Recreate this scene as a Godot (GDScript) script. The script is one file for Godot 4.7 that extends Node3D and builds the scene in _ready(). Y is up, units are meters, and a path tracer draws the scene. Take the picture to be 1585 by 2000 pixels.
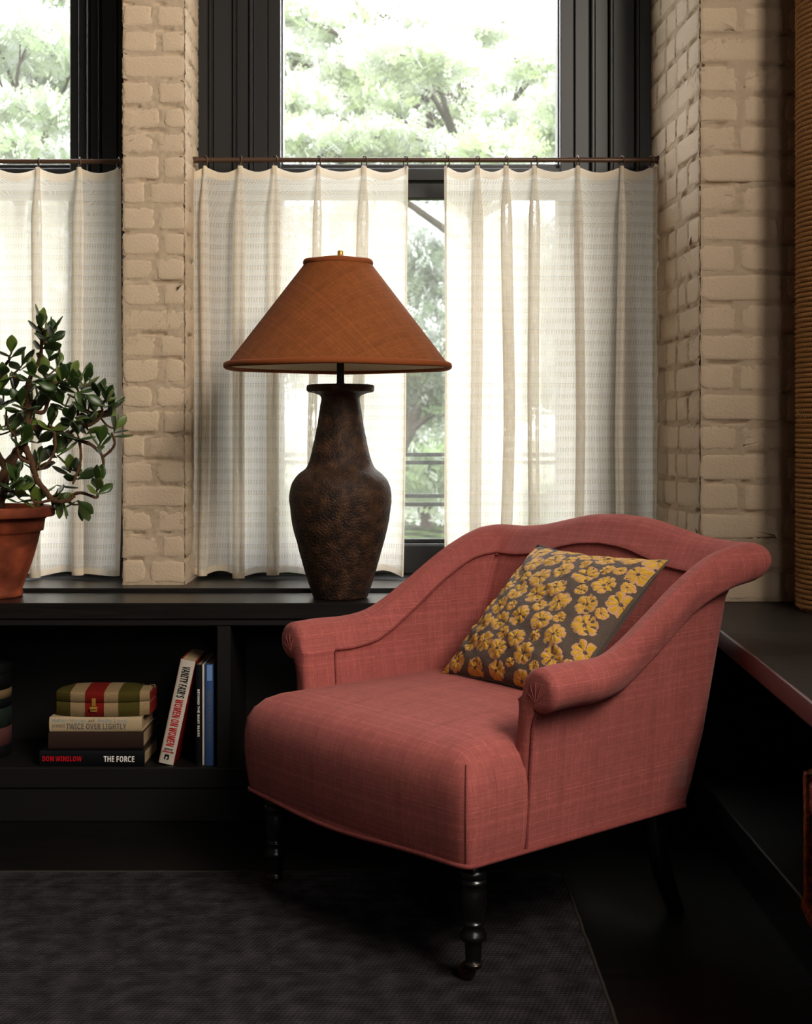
extends Node3D
# A reading corner by two tall windows: red armchair, lamp on a window ledge, cafe curtains, painted brick.
# World: camera at (0, EYE, 0) looking along -z; the window wall is parallel to the picture.

const EYE := 0.963
const FPX := 2600.0
const LEDGE := 0.542
const SILL := 0.553
const ZC := 3.728         # depth of the curtain rods
const CH := 0.944          # size of the armchair

var M := {}
var taken := {}
var rng := RandomNumberGenerator.new()

# ------------------------------------------------------------------ helpers
func numbered(called: String) -> String:
	var n: int = taken.get(called, 0)
	taken[called] = n + 1
	return called if n == 0 else "%s_%03d" % [called, n]

func at(px: float, py: float, depth: float) -> Vector3:
	return Vector3((px - 790.0) * depth / FPX, EYE - (py - 845.0) * depth / FPX, -depth)

func tag(o: Node3D, label := "", category := "", group := "", kind := "") -> Node3D:
	if label: o.set_meta("label", label)
	if category: o.set_meta("category", category)
	if group: o.set_meta("group", group)
	if kind: o.set_meta("kind", kind)
	return o

func thing(called: String, label: String, category: String, where := Vector3.ZERO, turn := 0.0, group := "") -> Node3D:
	var o := Node3D.new()
	o.name = numbered(called)
	add_child(o, true)
	o.position = where
	o.rotation.y = turn
	tag(o, label, category, group)
	return o

func struct(called: String, label: String, category: String) -> Node3D:
	var o := Node3D.new()
	o.name = called
	add_child(o, true)
	tag(o, label, category, "", "structure")
	return o

func mb() -> SurfaceTool:
	var st := SurfaceTool.new()
	st.begin(Mesh.PRIMITIVE_TRIANGLES)
	return st

func obj(called: String, st: SurfaceTool, m: Material, parent: Node3D, label := "", kind := "") -> MeshInstance3D:
	st.generate_normals()
	st.index()
	return put(called, st.commit(), m, parent, label, kind)

func put(called: String, mesh: Mesh, m: Material, parent: Node3D, label := "", kind := "") -> MeshInstance3D:
	var o := MeshInstance3D.new()
	o.mesh = mesh
	if m: o.material_override = m
	o.name = called
	parent.add_child(o, true)
	if label: o.set_meta("label", label)
	if kind: o.set_meta("kind", kind)
	return o

func tri(st: SurfaceTool, a: Vector3, b: Vector3, c: Vector3, ua := Vector2.ZERO, ub := Vector2.ZERO, uc := Vector2.ZERO) -> void:
	st.set_uv(ua); st.add_vertex(a)
	st.set_uv(ub); st.add_vertex(b)
	st.set_uv(uc); st.add_vertex(c)

func quad(st: SurfaceTool, a: Vector3, b: Vector3, c: Vector3, d: Vector3, ua := Vector2.ZERO, ub := Vector2.ZERO, uc := Vector2.ZERO, ud := Vector2.ZERO) -> void:
	tri(st, a, b, c, ua, ub, uc)
	tri(st, a, c, d, ua, uc, ud)

# rows of points joined into a skin; uv rows are optional
func loft(st: SurfaceTool, rows: Array, close := false, cap_a := false, cap_b := false, uvs := [], flip := false) -> void:
	var n: int = rows[0].size()
	var z := Vector2.ZERO
	var m := n if close else n - 1
	for i in rows.size() - 1:
		var r0 = rows[i]
		var r1 = rows[i + 1]
		for j in m:
			var k := (j + 1) % n
			var u := [z, z, z, z]
			if uvs:
				u = [uvs[i][j], uvs[i][k], uvs[i + 1][k], uvs[i + 1][j]]
			if flip:
				quad(st, r0[j], r1[j], r1[k], r0[k], u[0], u[3], u[2], u[1])
			else:
				quad(st, r0[j], r0[k], r1[k], r1[j], u[0], u[1], u[2], u[3])
	for e in 2:
		if (e == 0 and cap_a) or (e == 1 and cap_b):
			var r = rows[0] if e == 0 else rows[-1]
			var c := Vector3.ZERO
			for p in r: c += p
			c /= r.size()
			st.set_smooth_group(e + 7)
			for j in n:
				var k := (j + 1) % n
				if (e == 0) != flip: tri(st, c, r[k], r[j])
				else: tri(st, c, r[j], r[k])
			st.set_smooth_group(0)

func basis_of(dir: Vector3, hint := Vector3.UP) -> Basis:
	var y := dir.normalized()
	var x := hint.cross(y)
	if x.length() < 1e-3: x = Vector3.RIGHT.cross(y)
	if x.length() < 1e-3: x = Vector3.FORWARD.cross(y)
	x = x.normalized()
	return Basis(x, y, x.cross(y))

# a tube along points with a radius per point
func tube(st: SurfaceTool, pts: PackedVector3Array, radii, sides := 8, caps := true, uv_scale := 0.0, squash := 1.0) -> void:
	var rows := []
	var uvs := []
	var run := 0.0
	var n := pts.size()
	var last := Vector3.UP
	for i in n:
		var d := pts[mini(i + 1, n - 1)] - pts[maxi(i - 1, 0)]
		d = d.normalized()
		var x: Vector3
		if i == 0:
			x = Vector3.UP.cross(d)
			if x.length() < 0.1: x = Vector3.RIGHT.cross(d)
		else:
			x = last - d * last.dot(d)
		x = x.normalized()
		last = x
		var y := d.cross(x)
		var r: float = radii if (radii is float or radii is int) else radii[i]
		if i: run += pts[i].distance_to(pts[i - 1])
		var row := PackedVector3Array()
		var uv := PackedVector2Array()
		for j in sides + (1 if uv_scale > 0.0 else 0):
			var a := TAU * j / sides
			row.append(pts[i] + x * cos(a) * r + y * sin(a) * r * squash)
			uv.append(Vector2(float(j) / sides, run * uv_scale))
		rows.append(row)
		uvs.append(uv)
	if uv_scale > 0.0: loft(st, rows, false, caps, caps, uvs)
	else: loft(st, rows, true, caps, caps)

# profile of (radius, height), turned about the vertical through c
func lathe(st: SurfaceTool, prof: Array, c := Vector3.ZERO, sides := 48, wobble: FastNoiseLite = null, amount := 0.0) -> void:
	var rows := []
	for p in prof:
		var row := PackedVector3Array()
		for j in sides:
			var a := TAU * j / sides
			var r: float = p.x
			if wobble and r > 0.004: r += wobble.get_noise_3d(cos(a) * p.x * 100.0, p.y * 100.0, sin(a) * p.x * 100.0) * amount
			row.append(c + Vector3(cos(a) * r, p.y, sin(a) * r))
		rows.append(row)
	loft(st, rows, true, false, false, [], true)

# a box with chamfered edges
func box(st: SurfaceTool, lo: Vector3, hi: Vector3, ch := 0.002, xf := Transform3D.IDENTITY) -> void:
	var c := (lo + hi) * 0.5
	var h := (hi - lo) * 0.5
	ch = minf(ch, minf(h.x, minf(h.y, h.z)) * 0.6)
	st.set_smooth_group(0xFFFFFFFF)
	var f := func(sx, sy, sz, k) -> Vector3:
		var e := h - Vector3.ONE * ch
		e[k] = h[k]
		return xf * (c + Vector3(sx * e.x, sy * e.y, sz * e.z))
	for k in 3:
		for s in [-1, 1]:
			var a := (k + 1) % 3
			var b := (k + 2) % 3
			var q := []
			for w in [[-1, -1], [1, -1], [1, 1], [-1, 1]]:
				var v := Vector3.ZERO
				v[k] = s; v[a] = w[0]; v[b] = w[1]
				q.append(f.call(v.x, v.y, v.z, k))
			if s > 0: quad(st, q[0], q[3], q[2], q[1])
			else: quad(st, q[0], q[1], q[2], q[3])
	if ch > 0.0:
		for k in 3:       # edges running along axis k
			var a := (k + 1) % 3
			var b := (k + 2) % 3
			for sa in [-1, 1]:
				for sb in [-1, 1]:
					var p := Vector3.ZERO
					p[a] = sa; p[b] = sb
					var p0 := p; p0[k] = -1
					var p1 := p; p1[k] = 1
					var e0 = f.call(p0.x, p0.y, p0.z, a)
					var e1 = f.call(p1.x, p1.y, p1.z, a)
					var e2 = f.call(p1.x, p1.y, p1.z, b)
					var e3 = f.call(p0.x, p0.y, p0.z, b)
					if sa * sb > 0: quad(st, e0, e1, e2, e3)
					else: quad(st, e0, e3, e2, e1)
		for sx in [-1, 1]:
			for sy in [-1, 1]:
				for sz in [-1, 1]:
					var q0 = f.call(sx, sy, sz, 0)
					var q1 = f.call(sx, sy, sz, 1)
					var q2 = f.call(sx, sy, sz, 2)
					if sx * sy * sz > 0: tri(st, q0, q2, q1)
					else: tri(st, q0, q1, q2)
	st.set_smooth_group(0)

func boxed(called: String, lo: Vector3, hi: Vector3, m: Material, parent: Node3D, ch := 0.002, label := "") -> MeshInstance3D:
	var st := mb()
	box(st, lo, hi, ch)
	return obj(called, st, m, parent, label)

func noise(seed_: int, freq: float, oct := 3, type := FastNoiseLite.TYPE_SIMPLEX_SMOOTH) -> FastNoiseLite:
	var n := FastNoiseLite.new()
	n.seed = seed_
	n.frequency = freq
	n.noise_type = type
	n.fractal_octaves = oct
	return n

func spline(tab: Array, x: float) -> float:      # [[x, y], ...] eased with Catmull-Rom
	var n := tab.size()
	if x <= tab[0][0]: return tab[0][1]
	if x >= tab[n - 1][0]: return tab[n - 1][1]
	var i := 0
	while x > tab[i + 1][0]: i += 1
	var x0: float = tab[i][0]
	var x1: float = tab[i + 1][0]
	var t := (x - x0) / (x1 - x0)
	var m0: float = (tab[i + 1][1] - tab[maxi(i - 1, 0)][1]) / (x1 - tab[maxi(i - 1, 0)][0])
	var m1: float = (tab[mini(i + 2, n - 1)][1] - tab[i][1]) / (tab[mini(i + 2, n - 1)][0] - x0)
	var h := x1 - x0
	var t2 := t * t
	var t3 := t2 * t
	return (2 * t3 - 3 * t2 + 1) * tab[i][1] + (t3 - 2 * t2 + t) * h * m0 + (-2 * t3 + 3 * t2) * tab[i + 1][1] + (t3 - t2) * h * m1

func smooth_path(ctrl: Array, per := 6) -> PackedVector3Array:
	var out := PackedVector3Array()
	var n := ctrl.size()
	for i in n - 1:
		var a: Vector3 = ctrl[maxi(i - 1, 0)]
		var b: Vector3 = ctrl[i]
		var c: Vector3 = ctrl[i + 1]
		var d: Vector3 = ctrl[mini(i + 2, n - 1)]
		for k in per:
			out.append(b.cubic_interpolate(c, a, d, float(k) / per))
	out.append(ctrl[n - 1])
	return out

# ------------------------------------------------------------------ textures and materials
func tex(w: int, h: int, data: PackedByteArray, fmt := Image.FORMAT_RGB8) -> ImageTexture:
	return ImageTexture.create_from_image(Image.create_from_data(w, h, false, fmt, data))

func noise_tex(seed_: int, freq: float, size := 512, oct := 4, type := FastNoiseLite.TYPE_SIMPLEX_SMOOTH, contrast := 1.0, bright := 1.0) -> ImageTexture:
	var im := noise(seed_, freq, oct, type).get_seamless_image(size, size)
	if contrast != 1.0: im.adjust_bcs(bright, contrast, 1.0)
	im.convert(Image.FORMAT_RGB8)
	return ImageTexture.create_from_image(im)

func slub_tex(size: int, seed_: int, lo: float, contrast: float) -> ImageTexture:   # plain weave with uneven threads, as grey
	var r := RandomNumberGenerator.new()
	r.seed = seed_
	var nw := noise(seed_, 0.012, 2)
	var big := noise(seed_ + 5, 0.006, 2)
	var pitch := 4
	var warp := []
	var weft := []
	for i in size / pitch:
		warp.append(absf(r.randfn(0.0, 2.4)) if r.randf() < 0.09 else r.randfn(-0.1, 0.6))
		weft.append(absf(r.randfn(0.0, 2.6)) if r.randf() < 0.09 else r.randfn(-0.1, 0.7))
	var d := PackedByteArray()
	d.resize(size * size * 3)
	var o := 0
	for y in size:
		var ty := y / pitch
		var hy := sin(PI * (y % pitch + 0.5) / pitch)
		for x in size:
			var tx := x / pitch
			var over := (tx + ty) % 2 == 0
			var hx := sin(PI * (x % pitch + 0.5) / pitch)
			var a: float = warp[tx] * (0.5 + nw.get_noise_2d(tx * 41.0, y))
			var b: float = weft[ty] * (0.5 + nw.get_noise_2d(x, ty * 37.0))
			var v := lo + contrast * ((a * 1.3 + b * 0.5) if over else (b * 1.3 + a * 0.5)) * 0.28
			v *= 0.80 + 0.2 * (hx if over else hy)
			v += big.get_noise_2d(x, y) * 0.03
			var c := clampi(int(v * 255.0), 0, 255)
			d[o] = c; d[o + 1] = c; d[o + 2] = c
			o += 3
	return tex(size, size, d)

func curtain_tex(size: int) -> ImageTexture:       # sheer leno weave: ladders of small holes between denser yarn bands
	var r := RandomNumberGenerator.new()
	r.seed = 77
	var n1 := noise(31, 0.02, 2)
	var d := PackedByteArray()
	d.resize(size * size * 4)
	var o := 0
	var colv := []
	var rowv := []
	for i in size:
		colv.append(r.randf_range(-0.05, 0.05))
		rowv.append(r.randf_range(-0.05, 0.05))
	var band := 102                                  # one repeat of the ladder, in pixels
	for y in size:
		var yb := y % band
		for x in size:
			var a: float = 0.86 + colv[x] + rowv[y] + n1.get_noise_2d(x, y) * 0.06
			var col := Vector3(0.955, 0.935, 0.895)
			var cell := x % 26
			if yb < 44:
				var q := yb % 11
				if q < 4 and cell > 7 and cell < 20:
					a = 0.28 + 0.2 * r.randf()
				elif q >= 6 and q < 9:
					a = 0.98
					col = Vector3(0.95, 0.90, 0.81)
			elif yb > 62 and yb < 86 and (yb % 10) < 3:
				a = 0.94
				col = Vector3(0.95, 0.915, 0.84)
			if x % 52 < 5: a += 0.10
			d[o] = int(col.x * 255); d[o + 1] = int(col.y * 255); d[o + 2] = int(col.z * 255)
			d[o + 3] = clampi(int(a * 255.0), 0, 255)
			o += 4
	return tex(size, size, d, Image.FORMAT_RGBA8)

func dust_tex(size: int) -> ImageTexture:
	var r := RandomNumberGenerator.new()
	r.seed = 91
	var a := PackedFloat32Array()
	a.resize(size * size)
	var n := noise(92, 0.01, 3)
	for y in size:
		for x in size: a[y * size + x] = 0.055 + 0.025 * n.get_noise_2d(x, y)
	for i in 9000:
		var p := r.randi() % (size * size - size - 2)
		var v := r.randf_range(0.05, 0.22)
		a[p] += v
		if r.randf() < 0.5:
			a[p + 1] += v * 0.7
			a[p + size] += v * 0.6
	var d := PackedByteArray()
	d.resize(size * size * 4)
	for i in size * size:
		d[i * 4] = 245; d[i * 4 + 1] = 245; d[i * 4 + 2] = 240
		d[i * 4 + 3] = clampi(int(a[i] * 255.0), 0, 255)
	return tex(size, size, d, Image.FORMAT_RGBA8)

func rug_tex(size: int, height: bool) -> ImageTexture:
	var r := RandomNumberGenerator.new()
	r.seed = 12
	var n1 := noise(8, 0.008, 3)
	var d := PackedByteArray()
	d.resize(size * size * 3)
	var o := 0
	for y in size:
		for x in size:
			var ph := fposmod(float(x) + float(y % 16) * 0.9 + float(y / 16) * 5.0, 16.0) / 16.0
			var hy := sin(PI * (y % 16 + 0.5) / 16.0)
			var h := sin(PI * ph) * hy
			if height:
				var c := clampi(int(h * 255.0), 0, 255)
				d[o] = c; d[o + 1] = c; d[o + 2] = c
			else:
				var v := 0.55 + 0.35 * h + n1.get_noise_2d(x, y) * 0.25 + r.randf_range(-0.08, 0.08)
				var warm := 0.0
				if r.randf() < 0.004: warm = 0.5
				d[o] = clampi(int((v + warm) * 200.0), 0, 255)
				d[o + 1] = clampi(int((v + warm * 0.8) * 196.0), 0, 255)
				d[o + 2] = clampi(int((v + warm * 0.5) * 200.0), 0, 255)
			o += 3
	return tex(size, size, d)

func rope_tex(size: int) -> ImageTexture:
	var r := RandomNumberGenerator.new()
	r.seed = 4
	var d := PackedByteArray()
	d.resize(size * size * 3)
	var o := 0
	var fib := []
	for i in size: fib.append(r.randf())
	for y in size:
		for x in size:
			var t := fposmod(x * 2.0 / size + y * 3.0 / size, 1.0)
			var h := sqrt(sin(PI * t))
			var f: float = fib[int(fposmod(x * 1.0 - y * 2.0, size))]
			var c := clampi(int((0.45 + h * 0.33 + f * 0.22) * 255.0), 0, 255)
			d[o] = c; d[o + 1] = c; d[o + 2] = c
			o += 3
	return tex(size, size, d)

func wood_tex(size: int, seed_: int) -> ImageTexture:
	var n1 := noise(seed_, 0.02, 3)
	var n2 := noise(seed_ + 1, 0.2, 2)
	var d := PackedByteArray()
	d.resize(size * size * 3)
	var o := 0
	for y in size:
		for x in size:
			var v := 0.72 + 0.22 * n1.get_noise_2d(x * 0.25, y * 3.0) + 0.14 * n2.get_noise_2d(x * 0.06, y)
			var c := clampi(int(v * 255.0), 0, 255)
			d[o] = c; d[o + 1] = c; d[o + 2] = c
			o += 3
	return tex(size, size, d)

func mat(called: String, c: Color, rough := 0.7, spec := 0.5, metal := 0.0) -> StandardMaterial3D:
	var m := StandardMaterial3D.new()
	m.resource_name = called
	m.albedo_color = c
	m.roughness = rough
	m.metallic = metal
	m.metallic_specular = spec
	M[called] = m
	return m

func tri_map(m: StandardMaterial3D, repeat_m: float) -> void:
	m.uv1_triplanar = true
	m.uv1_triplanar_sharpness = 6.0
	m.uv1_scale = Vector3.ONE / repeat_m

func bump(m: StandardMaterial3D, t: Texture2D, cm: float) -> void:
	m.heightmap_enabled = true
	m.heightmap_texture = t
	m.heightmap_scale = cm

func materials() -> void:
	var fine := noise_tex(1, 0.03, 512, 5)
	var grain := wood_tex(512, 9)
	var slub := slub_tex(1024, 21, 0.84, 0.27)
	var m := mat("painted_brick", Color(0.77, 0.685, 0.58), 0.75, 0.35)
	tri_map(m, 0.17); bump(m, fine, 0.07)
	m = mat("painted_mortar", Color(0.77, 0.685, 0.58), 0.85, 0.3)
	tri_map(m, 0.05); bump(m, noise_tex(2, 0.05, 512, 5), 0.14)
	m = mat("black_paint", Color(0.085, 0.08, 0.075), 0.42, 0.5)
	m = mat("black_wood", Color(0.115, 0.10, 0.09), 0.34, 0.5)
	m.albedo_texture = grain
	tri_map(m, 0.6); bump(m, grain, 0.03)
	m = mat("counter_wood", Color(0.21, 0.175, 0.145), 0.5, 0.35)
	m.albedo_texture = grain
	tri_map(m, 0.5); bump(m, grain, 0.03)
	m = mat("counter_edge", Color(0.32, 0.16, 0.155), 0.4, 0.5)
	m = mat("shelf_black", Color(0.07, 0.062, 0.056), 0.5, 0.4)
	m = mat("floor_black", Color(0.075, 0.068, 0.062), 0.45, 0.4)
	m.albedo_texture = grain
	tri_map(m, 0.8)
	m = mat("room_dark", Color(0.16, 0.15, 0.14), 0.85, 0.3)
	m = mat("ceiling", Color(0.20, 0.19, 0.18), 0.9, 0.3)
	# chair
	m = mat("linen", Color(0.80, 0.435, 0.405), 0.85, 0.25)
	m.albedo_texture = slub
	tri_map(m, 0.27); bump(m, slub, 0.05)
	m.rim_enabled = true; m.rim = 0.35; m.rim_tint = 0.6
	m = mat("linen_cord", Color(0.66, 0.34, 0.32), 0.85, 0.25)
	m.albedo_texture = slub
	tri_map(m, 0.36)
	m = mat("ebony", Color(0.045, 0.042, 0.042), 0.28, 0.6)
	m = mat("old_brass", Color(0.26, 0.18, 0.12), 0.5, 0.5, 0.8)
	# pillow
	m = mat("taupe_velvet", Color(0.40, 0.345, 0.305), 0.8, 0.3)
	tri_map(m, 0.06); bump(m, fine, 0.1)
	m.rim_enabled = true; m.rim = 0.5; m.rim_tint = 0.4
	m = mat("gold_thread", Color(0.93, 0.72, 0.15), 0.55, 0.5)
	tri_map(m, 0.03); bump(m, noise_tex(6, 0.06, 256, 3), 0.12)
	m = mat("tan_thread", Color(0.84, 0.64, 0.46), 0.65, 0.4)
	# lamp
	m = mat("lamp_clay", Color(0.39, 0.26, 0.17), 0.62, 0.4)
	var mott := noise_tex(14, 0.010, 512, 5, FastNoiseLite.TYPE_SIMPLEX_SMOOTH, 0.45, 1.35)
	m.albedo_texture = mott
	tri_map(m, 0.2); bump(m, noise_tex(15, 0.05, 512, 5), 0.25)
	m = mat("shade_linen", Color(0.66, 0.38, 0.20), 0.85, 0.25)
	m.albedo_texture = slub
	m.uv1_scale = Vector3(4.5, 4.5, 1)
	bump(m, slub, 0.06)
	m.backlight_enabled = true; m.backlight = Color(0.4, 0.4, 0.4)
	m = mat("shade_lining", Color(0.90, 0.84, 0.72), 0.8, 0.3)
	m.backlight_enabled = true; m.backlight = Color(0.6, 0.6, 0.6)
	m = mat("dark_metal", Color(0.10, 0.09, 0.08), 0.4, 0.5, 0.7)
	m = mat("bronze", Color(0.36, 0.265, 0.20), 0.42, 0.5, 0.4)
	m = mat("brass", Color(0.80, 0.60, 0.28), 0.35, 0.5, 0.6)
	# curtains
	m = mat("sheer_weave", Color(1, 1, 1), 0.9, 0.2)
	m.albedo_texture = curtain_tex(512)
	m.transparency = BaseMaterial3D.TRANSPARENCY_ALPHA
	m.cull_mode = BaseMaterial3D.CULL_DISABLED
	m.uv1_scale = Vector3(1 / 0.15, 1 / 0.15, 1)
	m.backlight_enabled = true; m.backlight = Color(1, 1, 1)
	m = mat("hem_cloth", Color(0.93, 0.86, 0.74, 0.9), 0.9, 0.2)
	m.transparency = BaseMaterial3D.TRANSPARENCY_ALPHA
	m.cull_mode = BaseMaterial3D.CULL_DISABLED
	m.backlight_enabled = true; m.backlight = Color(0.8, 0.8, 0.8)
	# glass
	m = mat("window_glass", Color(1, 1, 1, 0.03), 0.02, 0.5)
	m.transparency = BaseMaterial3D.TRANSPARENCY_ALPHA
	m = mat("glass_dust", Color(1, 1, 1), 0.95, 0.0)
	m.albedo_texture = dust_tex(512)
	m.uv1_scale = Vector3(2.2, 2.2, 1)
	m.transparency = BaseMaterial3D.TRANSPARENCY_ALPHA
	m.cull_mode = BaseMaterial3D.CULL_DISABLED
	m.backlight_enabled = true; m.backlight = Color(1, 1, 1)
	# plant
	m = mat("jade_leaf", Color(0.185, 0.27, 0.085), 0.38, 0.5)
	m.backlight_enabled = true; m.backlight = Color(0.35, 0.35, 0.35)
	m = mat("jade_leaf_dark", Color(0.125, 0.195, 0.07), 0.36, 0.5)
	m = mat("jade_leaf_light", Color(0.33, 0.40, 0.13), 0.40, 0.5)
	m.backlight_enabled = true; m.backlight = Color(0.5, 0.5, 0.5)
	m = mat("jade_stem", Color(0.36, 0.25, 0.17), 0.7, 0.3)
	tri_map(m, 0.05); bump(m, fine, 0.3)
	m = mat("terracotta", Color(0.66, 0.31, 0.18), 0.75, 0.3)
	m.albedo_texture = noise_tex(23, 0.008, 256, 4, FastNoiseLite.TYPE_SIMPLEX_SMOOTH, 0.35, 1.5)
	m.albedo_color = Color(0.70, 0.34, 0.21)
	tri_map(m, 0.3); bump(m, fine, 0.08)
	m = mat("soil", Color(0.12, 0.08, 0.06), 0.95, 0.2)
	# shelf things
	mat("paper_pages", Color(0.64, 0.55, 0.42), 0.9, 0.2)
	mat("cream_jacket", Color(0.70, 0.61, 0.48), 0.5, 0.4)
	mat("white_jacket", Color(0.76, 0.72, 0.66), 0.45, 0.4)
	mat("brown_cloth", Color(0.17, 0.105, 0.075), 0.8, 0.3)
	mat("black_jacket", Color(0.05, 0.055, 0.07), 0.3, 0.5)
	mat("blue_jacket", Color(0.20, 0.30, 0.47), 0.4, 0.4)
	mat("pale_blue", Color(0.42, 0.54, 0.72), 0.5, 0.4)
	mat("red_jacket", Color(0.48, 0.07, 0.07), 0.4, 0.4)
	mat("ink_black", Color(0.06, 0.05, 0.05), 0.6, 0.3)
	mat("ink_red", Color(0.72, 0.06, 0.10), 0.6, 0.3)
	mat("ink_white", Color(0.92, 0.90, 0.86), 0.6, 0.3)
	mat("ink_grey", Color(0.38, 0.36, 0.33), 0.6, 0.3)
	mat("ink_blue", Color(0.52, 0.60, 0.60), 0.6, 0.3)
	for w in [["olive_wool", Color(0.28, 0.25, 0.10)], ["oat_wool", Color(0.57, 0.48, 0.35)], ["red_wool", Color(0.45, 0.10, 0.08)]]:
		m = mat(w[0], w[1], 0.95, 0.2)
		tri_map(m, 0.04); bump(m, fine, 0.12)
	m = mat("tin_black", Color(0.05, 0.05, 0.055), 0.35, 0.5)
	m = mat("tin_tan", Color(0.40, 0.32, 0.22), 0.4, 0.5)
	m = mat("tin_green", Color(0.10, 0.13, 0.11), 0.4, 0.5)
	m = mat("tin_rose", Color(0.30, 0.17, 0.16), 0.4, 0.5)
	m = mat("carved_wood", Color(0.42, 0.22, 0.12), 0.55, 0.4)
	m.albedo_texture = noise_tex(33, 0.03, 256, 4, FastNoiseLite.TYPE_SIMPLEX_SMOOTH, 0.5, 1.5)
	m.albedo_color = Color(0.95, 0.52, 0.32)
	tri_map(m, 0.15); bump(m, noise_tex(34, 0.03, 256, 3, FastNoiseLite.TYPE_CELLULAR), 0.5)
	m = mat("rope", Color(0.62, 0.42, 0.23), 0.9, 0.2)
	var rt := rope_tex(128)
	m.albedo_texture = rt
	m.albedo_color = Color(0.70, 0.49, 0.28)
	bump(m, rt, 0.12)
	mat("rope_fibre", Color(0.80, 0.62, 0.40), 0.9, 0.2)
	m = mat("rug_wool", Color(0.36, 0.345, 0.345), 0.95, 0.15)
	m.albedo_texture = rug_tex(512, false)
	tri_map(m, 0.28); bump(m, rug_tex(512, true), 0.25)
	mat("rug_edge", Color(0.20, 0.185, 0.17), 0.95, 0.15)
	# outdoors
	m = mat("bark", Color(0.30, 0.27, 0.24), 0.9, 0.2)
	for g in [["foliage_pale", Color(0.50, 0.58, 0.34)], ["foliage_mid", Color(0.46, 0.55, 0.33)], ["foliage_deep", Color(0.27, 0.36, 0.19)]]:
		m = mat(g[0], g[1], 0.7, 0.3)
		m.cull_mode = BaseMaterial3D.CULL_DISABLED
		m.backlight_enabled = true; m.backlight = Color(1, 1, 1)
	m = mat("lawn", Color(0.40, 0.50, 0.26), 0.95, 0.1)
	m.albedo_texture = noise_tex(51, 0.02, 256, 4)
	m.uv1_triplanar = true; m.uv1_scale = Vector3.ONE / 3.0
	mat("iron", Color(0.12, 0.12, 0.13), 0.6, 0.4)
	mat("pink_stucco", Color(0.80, 0.66, 0.58), 0.9, 0.2)
	mat("facade_pane", Color(0.25, 0.28, 0.30), 0.2, 0.5)

# ------------------------------------------------------------------ brick walls
# one painted brick: a rounded, slightly irregular slab. Face in the local xy plane, +z out of the wall.
func brick_mesh(w: float, h: float, depth: float, r: RandomNumberGenerator) -> ArrayMesh:
	var st := mb()
	var outline := []
	var cr := minf(w, h) * r.randf_range(0.10, 0.24)
	var corners := [Vector2(-w / 2, -h / 2), Vector2(w / 2, -h / 2), Vector2(w / 2, h / 2), Vector2(-w / 2, h / 2)]
	for i in 4:
		var p: Vector2 = corners[i]
		var c := cr * r.randf_range(0.4, 1.7)
		var prev: Vector2 = (corners[(i + 3) % 4] - p).normalized()
		var nxt: Vector2 = (corners[(i + 1) % 4] - p).normalized()
		var j := func(q: Vector2) -> Vector2: return q + Vector2(r.randf_range(-1, 1), r.randf_range(-1, 1)) * 0.0022
		outline.append(j.call(p + prev * c))
		outline.append(j.call(p + (prev + nxt) * c * 0.28))
		outline.append(j.call(p + nxt * c))
		outline.append(j.call((p + corners[(i + 1) % 4]) * 0.5))
	var rows := []
	var tilt := Vector2(r.randf_range(-0.012, 0.012), r.randf_range(-0.03, 0.03))
	for s in [[0.0, -depth], [0.0, -0.0045], [0.0012, -0.0020], [0.0045, -0.0004], [0.010, 0.0002]]:
		var row := PackedVector3Array()
		for p in outline:
			var q: Vector2 = p * Vector2(1.0 - s[0] * 2.0 / w, 1.0 - s[0] * 2.0 / h)
			row.append(Vector3(q.x, q.y, s[1] + tilt.x * q.x + tilt.y * q.y))
		rows.append(row)
	loft(st, rows, true, false, false)
	var last: PackedVector3Array = rows[-1]
	for k in last.size():
		tri(st, Vector3(0, 0, 0.0008), last[k], last[(k + 1) % last.size()])
	st.generate_normals()
	st.index()
	return st.commit()

# the mortar bed: a fine grid between o (lower left) and o + x*w + y*h, pushed in and out, with cracks under some bricks
func mortar(parent: Node3D, o: Vector3, x: Vector3, w: float, h: float, n: Vector3, beds: Array, seed_: int) -> void:
	var st := mb()
	var rough := noise(seed_, 60.0, 3)
	var mask := noise(seed_ + 3, 9.0, 2)
	var nx := int(ceil(w / 0.006))
	var ny := int(ceil(h / 0.005))
	var rows := []
	for i in ny + 1:
		var row := PackedVector3Array()
		var y := h * i / ny
		var crack := 0.0
		for b in beds:
			var d := absf(y - b)
			crack = maxf(crack, 1.0 - d / 0.006)
		for j in nx + 1:
			var u := w * j / nx
			var z := -0.0014 + rough.get_noise_2d(u, y) * 0.0034
			if crack > 0.0:
				z -= crack * 0.016 * clampf((mask.get_noise_2d(u, y * 3.0) - 0.08) * 4.0, 0.0, 1.0)
			row.append(o + x * u + Vector3.UP * y + n * z)
		rows.append(row)
	loft(st, rows, false, false, false, [], true)
	obj("mortar", st, M.painted_mortar, parent)

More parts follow.
